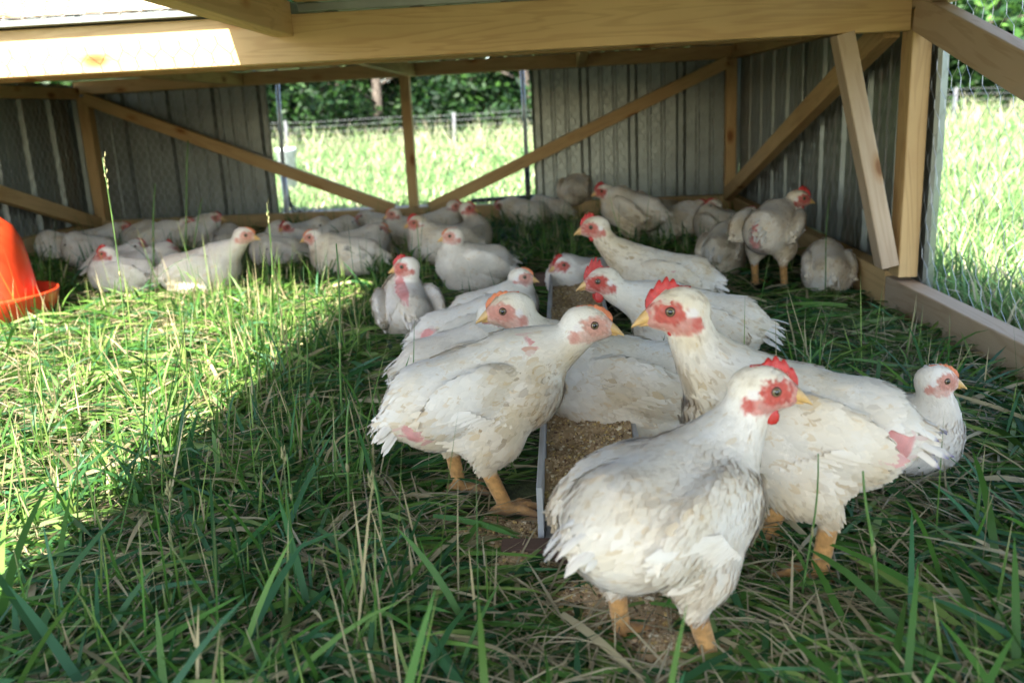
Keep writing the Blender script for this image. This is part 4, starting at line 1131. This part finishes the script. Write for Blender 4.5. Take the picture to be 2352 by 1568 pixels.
for nb, kind in ((10, 'leaf'), (4, 'stub'), (1, 'stem')):
    Tt = np.repeat(T0, nb, axis=0); n = len(Tt); Tt = Tt+np.concatenate([g1.normal(0, 0.020, (n, 2)), np.zeros((n, 1))], 1)
    k_ = np.repeat(0.6+0.7*g1.rand(len(T0)), nb)
    if kind == 'leaf':
        parts.append(blades(Tt, g1.rand(n)*6.283, R(24)+g1.rand(n)*R(56), (0.05+0.085*g1.rand(n))*k_, 0.0035+0.0040*g1.rand(n)**1.5,
                            R(15)+g1.rand(n)*R(75), g1.normal(0, 0.7, n), pal(g1, n, [.36, .26, .20, .06, .02, .10]), segs=5))
    elif kind == 'stub':
        parts.append(blades(Tt, g1.rand(n)*6.283, R(66)+g1.rand(n)*R(24), (0.05+0.09*g1.rand(n))*k_, 0.0022+0.0016*g1.rand(n), R(-4)+g1.rand(n)*R(10),
                            g1.rand(n)*3, pal(g1, n, [.22, .06, .20, .22, .30, 0]), segs=3, tipcol=np.array([0.46, 0.38, 0.22])))
    else:
        parts.append(blades(Tt, g1.rand(n)*6.283, R(68)+g1.rand(n)*R(22), (0.10+0.15*g1.rand(n))*k_, 0.0016+0.0010*g1.rand(n), R(-6)+g1.rand(n)*R(14),
                            g1.rand(n)*3, pal(g1, n, [.40, .10, .22, .18, .10, 0]), segs=3, tipcol=np.array([0.32, 0.30, 0.14])))
# bold leaves close to the camera along the bottom of the view
B0 = wedge(g1, 420, 0.42, 1.15, 0.5, 0.15, -1.2, 0.72); B0 = B0[clear_of(B0, 0.95) & off_spill(B0, 1.25)]
B0 = B0[(B0[:, 0] < -0.22) | (B0[:, 0] > 0.16) | (B0[:, 1] < 0.70)]; n = len(B0)
parts.append(blades(B0, g1.normal(1.3, 1.1, n), R(14)+g1.rand(n)**1.5*R(58), 0.08+0.11*g1.rand(n), 0.0055+0.004*g1.rand(n), R(8)+g1.rand(n)*R(45),
                    g1.normal(0, 0.6, n), pal(g1, n, [.30, .34, .14, .02, 0, .20]), segs=6))
tag(obj('grass_tufts', join_blades(parts)), 'standing grass tufts and clipped stubble between the chickens', 'grass', kind='stuff')
# meadow outside
parts = []
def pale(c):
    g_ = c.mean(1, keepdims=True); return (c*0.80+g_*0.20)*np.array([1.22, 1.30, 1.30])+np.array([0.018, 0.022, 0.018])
def meadow(n, y0, y1, powr, L0, L1, W0, W1, p, xr):
    u = g1.rand(n); a = 1.003-powr
    Y = (y0**a+u*(y1**a-y0**a))**(1/a); X = xr(Y, g1.rand(n))
    P = np.stack([X, Y, np.zeros(n)], 1)
    P = P[~((P[:, 0] > XL-0.07) & (P[:, 0] < XR+0.09) & (P[:, 1] < YB+0.22))]
    P = P[~((P[:, 1] < 4.64) & (P[:, 0] > -1.6) & (P[:, 0] < -0.1))]
    m = len(P); clump = vnoise(P, 1.3, 12)
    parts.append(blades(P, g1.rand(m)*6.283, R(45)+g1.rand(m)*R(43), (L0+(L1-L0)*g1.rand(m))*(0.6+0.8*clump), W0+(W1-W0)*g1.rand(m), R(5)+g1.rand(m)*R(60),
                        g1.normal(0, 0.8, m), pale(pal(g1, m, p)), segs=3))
pm = [.20, .04, .28, .30, .18, 0]
meadow(30000, 4.45, 9.0, 1.2, 0.05, 0.12, 0.006, 0.010, pm, lambda Y, r: (-0.62*Y+r*(0.62*Y+0.30*Y)))
meadow(36000, 9.0, 24.0, 1.2, 0.07, 0.18, 0.010, 0.020, pm, lambda Y, r: (-0.50*Y+r*(0.50*Y+0.70*Y)))
meadow(26000, 0.9, 4.6, 1.0, 0.07, 0.20, 0.004, 0.008, pm, lambda Y, r: XR+0.09+r*2.3)
meadow(16000, 4.6, 10.0, 1.0, 0.07, 0.20, 0.007, 0.012, pm, lambda Y, r: XR+0.09+r*0.60*Y)
# taller seeding grass towards the fence
meadow(6000, 14.0, 20.0, 1.0, 0.30, 0.62, 0.006, 0.012, [.1, 0, .15, .35, .40, 0], lambda Y, r: (-0.50*Y+r*(0.50*Y+0.70*Y)))
tag(obj('meadow_grass', join_blades(parts)), 'sunny green and yellow meadow grass outside the pen', 'grass', kind='stuff')

# single tall stalks that stand out against the scene
M_STALK = plain('green_stalk', (0.10, 0.19, 0.045), 0.5, 0, 0.4, 0.35, 25)
M_SEED = plain('dry_seed_head', (0.26, 0.24, 0.11), 0.7, 0, 0.3, 0.3, 80)
STALKS = [((300, 880), (240, 362), 'tallest grass stalk on the left, seed head against the back left tin'),
          ((425, 668), (437, 322), 'upright grass stalk crossing the left diagonal brace'),
          ((356, 672), (357, 422), 'grass stalk rising right of the tallest seeding stalk'),
          ((438, 672), (461, 455), 'leaning cut grass stalk beside the sunlit chicken'),
          ((118, 1075), (82, 770), 'dark grass stalk in the sunny patch under the orange drinker'),
          ((792, 1010), (768, 560), 'grass stalk in front of the chicken with dark smudges'),
          ((632, 800), (615, 468), 'thin grass stalk right of the sunlit chicken head'),
          ((705, 940), (706, 610), 'dark upright stalk on the edge of the sun patch'),
          ((802, 1215), (808, 918), 'pale green stalk in the shaded grass left of the flock'),
          ((402, 1345), (388, 1120), 'short grass stalk in the lower left grass'),
          ((690, 1235), (650, 1040), 'leaning grass stalk with dry tip in the shaded grass'),
          ((900, 1345), (850, 1100), 'leaning stalk left of the standing pale faced chicken'),
          ((1838, 1390), (1886, 1045), 'blurred grass stalk right of the nearest chicken'),
          ((1902, 1330), (1916, 1110), 'dry tipped stalk under the large chicken'),
          ((2012, 1420), (1992, 1080), 'broad blurred stalk in the lower right grass'),
          ((1893, 690), (1906, 452), 'thin stalk in front of the right tin wall')]
for k, (b, t, lab) in enumerate(STALKS):
    G = at_z(*b, 0.0); T_ = at_y(*t, G[1]-0.01)
    o = empty('grass_stalk', (G[0], G[1], 0.0)); tag(o, lab, 'grass stalk', 'tall grass stalks in the pen')
    top = T_-G; m = 9
    pts = [np.array([top[0]*(u**1.15)+0.006*math.sin(u*4+k)*u, top[1]*u+0.004*math.sin(u*3+k*2), top[2]*u]) for u in np.linspace(0, 1, m)]
    sc_ = 0.8+0.25*(k % 3); rad = np.interp(np.linspace(0, 1, m), [0, 0.7, 1], [0.0017, 0.0013, 0.0009])*sc_*max(0.9, G[1]*0.55)
    V_, F_ = tube_np(pts, rad, 6); pyobj('stem', V_, F_, M_STALK, o, True)
    # node and a sheath leaf
    j = pts[4]; V_, F_ = tube_np([j-np.array([0, 0, 0.006]), j, j+np.array([0, 0, 0.006])], [rad[4]*1.1, rad[4]*1.7, rad[4]*1.1], 6); pyobj('node', V_, F_, M_SEED, o, True)
    if k in (0, 4, 6, 9, 10, 11, 13):
        VV, FF = [], []
        for q_ in range(7):
            u = 1-q_*0.022; c = top*u; a = q_*2.4
            V_, F_ = tube_np([c, c+np.array([math.cos(a)*0.0025, math.sin(a)*0.0025, 0.005]), c+np.array([math.cos(a)*0.003, math.sin(a)*0.003, 0.011])], [0.0006, 0.0018, 0.0003], 5)
            o_ = len(VV); VV += list(V_); FF += [[x+o_ for x in f] for f in F_]
        pyobj('seed_head', VV, FF, M_SEED, o, True)
    if k % 2 == 0:
        v, q_, t_, c = blades(np.array([pts[2]]), np.array([k*1.9]), np.array([R(60)]), np.array([top[2]*0.5]), np.array([0.0045]), np.array([R(50)]), np.array([0.3]), np.array([[0.09, 0.2, 0.04]]), segs=6)
        obj('leaf', mesh_np(v, [q_, t_], M_GRASS, smooth=True, col=c), o)
# dark clump of cut leaves by the trough
G = at_z(1500, 985, 0.0); o = empty('grass_clump', (G[0], G[1], 0.0))
tag(o, 'dark clump of stiff cut grass leaves standing right of the trough', 'grass clump')
for k, (tx, ty, w) in enumerate(((1548, 768, .008), (1556, 790, .007), (1535, 800, .007), (1560, 815, .005), (1520, 850, .006), (1478, 880, .005), (1575, 860, .005))):
    T_ = at_y(tx, ty, G[1])-G; ln = np.linalg.norm(T_); el = math.asin(T_[2]/ln); az = math.atan2(T_[1], T_[0])
    v, q_, t_, c = blades(np.array([[0.004*(k-3), 0.006*math.sin(k*2), 0]]), np.array([az]), np.array([el+0.05]), np.array([ln]), np.array([w]), np.array([0.1]), np.array([1.35]), np.array([[0.035, 0.10, 0.03]]), segs=6)
    obj('leaf', mesh_np(v, [q_, t_], M_GRASS, smooth=True, col=c), o)

# ------------------------------------------------------------------ fence and trees beyond the meadow
fence = empty('wire_fence', (0, 17.2, 0)); tag(fence, 'low wire fence on grey posts along the far side of the meadow', 'fence')
for x in (-8.6, -5.4, -2.15, 1.1, 4.3, 7.05, 10.2, 13.4):
    beam('post', (x, 0, 0), (x+0.03, 0, 0.66), 0.06, 0.06, M_FENCE, fence, up=(0, 1, 0))
for z in (0.18, 0.30, 0.42, 0.53, 0.62):
    V_, F_ = tube_np([(-12+0.8*i, -0.035, z+0.012*math.sin(i*1.9)) for i in range(34)], 0.0035, 5); pyobj('wire', V_, F_, M_FENCE, fence, True)

def leaf_cloud(centres, radii, per, size, seed, cols):
    rg_ = np.random.RandomState(seed); V = []; C = []
    for c, r_ in zip(centres, radii):
        n = int(per*(r_**2)*8)
        d = rg_.normal(size=(n, 3)); d /= np.linalg.norm(d, axis=1)[:, None]
        P = np.array(c)+d*(r_*(0.55+0.5*rg_.rand(n, 1)))*np.array([1, 1, 0.8])
        u = rg_.normal(size=(n, 3)); u[:, 2] *= 0.6; u /= np.linalg.norm(u, axis=1)[:, None]
        nn = d*0.6+np.array([0, 0, 0.7])+rg_.normal(0, 0.5, (n, 3)); w = np.cross(nn, u); w /= np.linalg.norm(w, axis=1)[:, None]
        s_ = size*(0.6+0.8*rg_.rand(n, 1))
        V.append(np.stack([P-u*s_, P+w*s_*0.45, P+u*s_, P-w*s_*0.45], 1).reshape(-1, 3))
        C.append(np.repeat(cols[rg_.choice(len(cols), n)]*(0.65+0.7*rg_.rand(n, 1)), 4, axis=0))
    V = np.concatenate(V); C = np.concatenate(C); Q = np.arange(len(V)).reshape(-1, 4)
    return mesh_np(V, [Q], M_LEAF, smooth=False, col=C)
LEAFC = np.array([[0.016, 0.052, 0.012], [0.024, 0.074, 0.014], [0.042, 0.110, 0.018], [0.012, 0.040, 0.014]])
def tree_kind(seed, h, low):
    rg_ = np.random.RandomState(seed)
    pts = [np.array([0.12*math.sin(k*1.3+seed)*k*0.25, 0.12*math.cos(k*1.1+seed)*k*0.25, h*0.8*k/6]) for k in range(7)]
    VV, FF = tube_np(pts, np.linspace(0.15, 0.04, 7), 9); VV = list(VV); FF = list(FF)
    cs, rs = [], []
    for b in range(11):
        t = low+(0.95-low)*b/10; p = np.array([np.interp(t*6, range(7), [q_[i] for q_ in pts]) for i in range(3)])
        a = b*2.39+seed; ln = h*(0.30-0.13*abs(t-0.35))*(0.8+0.4*rg_.rand())
        e = p+np.array([math.cos(a)*ln, math.sin(a)*ln, ln*0.25])
        mid_ = (p+e)/2+np.array([0, 0, ln*0.10])
        V_, F_ = tube_np([p, mid_, e], [0.05*(1.2-t), 0.03*(1.2-t), 0.010], 6); o_ = len(VV); VV += list(V_); FF += [[x+o_ for x in f] for f in F_]
        for q_ in (0.55, 0.8, 1.05):
            c = p+(e-p)*q_+rg_.normal(0, 0.18, 3); cs.append(c); rs.append((0.42+0.3*rg_.rand())*h/6.0)
        cs.append(e+rg_.normal(0, 0.3, 3)-np.array([0, 0, 0.3])); rs.append(0.35*h/6)
    cs.append(np.array([0, 0, h*0.9])); rs.append(0.8*h/6)
    me = bpy.data.meshes.new('trunk'); me.from_pydata([tuple(v) for v in VV], [], FF); me.materials.append(M_BARK)
    me.polygons.foreach_set('use_smooth', [True]*len(me.polygons))
    return me, leaf_cloud(cs, rs, 32, 0.115, seed, LEAFC*0.75), (cs, rs)
KINDS = [tree_kind(3, 6.5, 0.05), tree_kind(5, 7.5, 0.10), tree_kind(8, 6.0, 0.02), tree_kind(13, 8.0, 0.22)]
SUNNY = [leaf_cloud(*KINDS[k][2], 26, 0.12, k+40, LEAFC*np.array([2.4, 2.0, 2.2])) for k in range(4)]  # right-hand crowns: sunlight and haze painted in as lighter leaf colours
TREES = [(-10.2, 22.6, 0, 'leftmost'), (-8.0, 21.2, 2, 'second from left'), (-6.0, 22.4, 1, 'third from left'), (-4.3, 20.8, 2, 'fourth from left, left of the centre post'),
         (-2.6, 21.9, 0, 'just right of the centre post'), (-0.9, 20.9, 2, 'behind the right half of the back opening'), (0.8, 22.2, 1, 'behind the right edge of the back opening'),
         (6.2, 21.4, 2, 'close beside the right tin wall edge'), (7.9, 20.3, 3, 'pale trunk behind the side wire'), (9.6, 21.6, 0, 'third from right behind the side wire'),
         (11.3, 20.2, 2, 'second from right behind the side wire'), (13.2, 21.8, 1, 'rightmost behind the side wire')]
for k, (x, y, kd, where) in enumerate(TREES):
    t = empty('broadleaf_tree', (x, y, 0), k*1.37, 0.9+0.2*((k*7) % 5)/4)
    tag(t, 'leafy dark green tree at the meadow edge, ' + where, 'tree', 'trees along the far fence')
    obj('trunk', KINDS[kd][0], t); obj('crown', KINDS[kd][1] if x < 5 else SUNNY[kd], t)
# undergrowth and the wood behind, one mass
rg = np.random.RandomState(9); cs, rs = [], []
for k in range(230):
    x = -17+36*rg.rand(); y = 19.6+2.6*rg.rand(); cs.append((x, y, 0.2+0.9*rg.rand())); rs.append(0.5+0.4*rg.rand())
tag(obj('undergrowth', leaf_cloud(cs, rs, 26, 0.11, 22, LEAFC*0.70)), 'dark green undergrowth along the foot of the trees', 'undergrowth', kind='stuff')
cs, rs = [], []
for k in range(620):
    x = -24+52*rg.rand(); y = 24.0+5.0*rg.rand(); cs.append((x, y, 0.3+9.5*rg.rand()**1.5)); rs.append(0.9+0.7*rg.rand())
tag(obj('woodland', leaf_cloud(cs, rs, 11, 0.26, 21, LEAFC*0.75)), 'dark green wood closing the view behind the trees', 'woodland', kind='stuff')
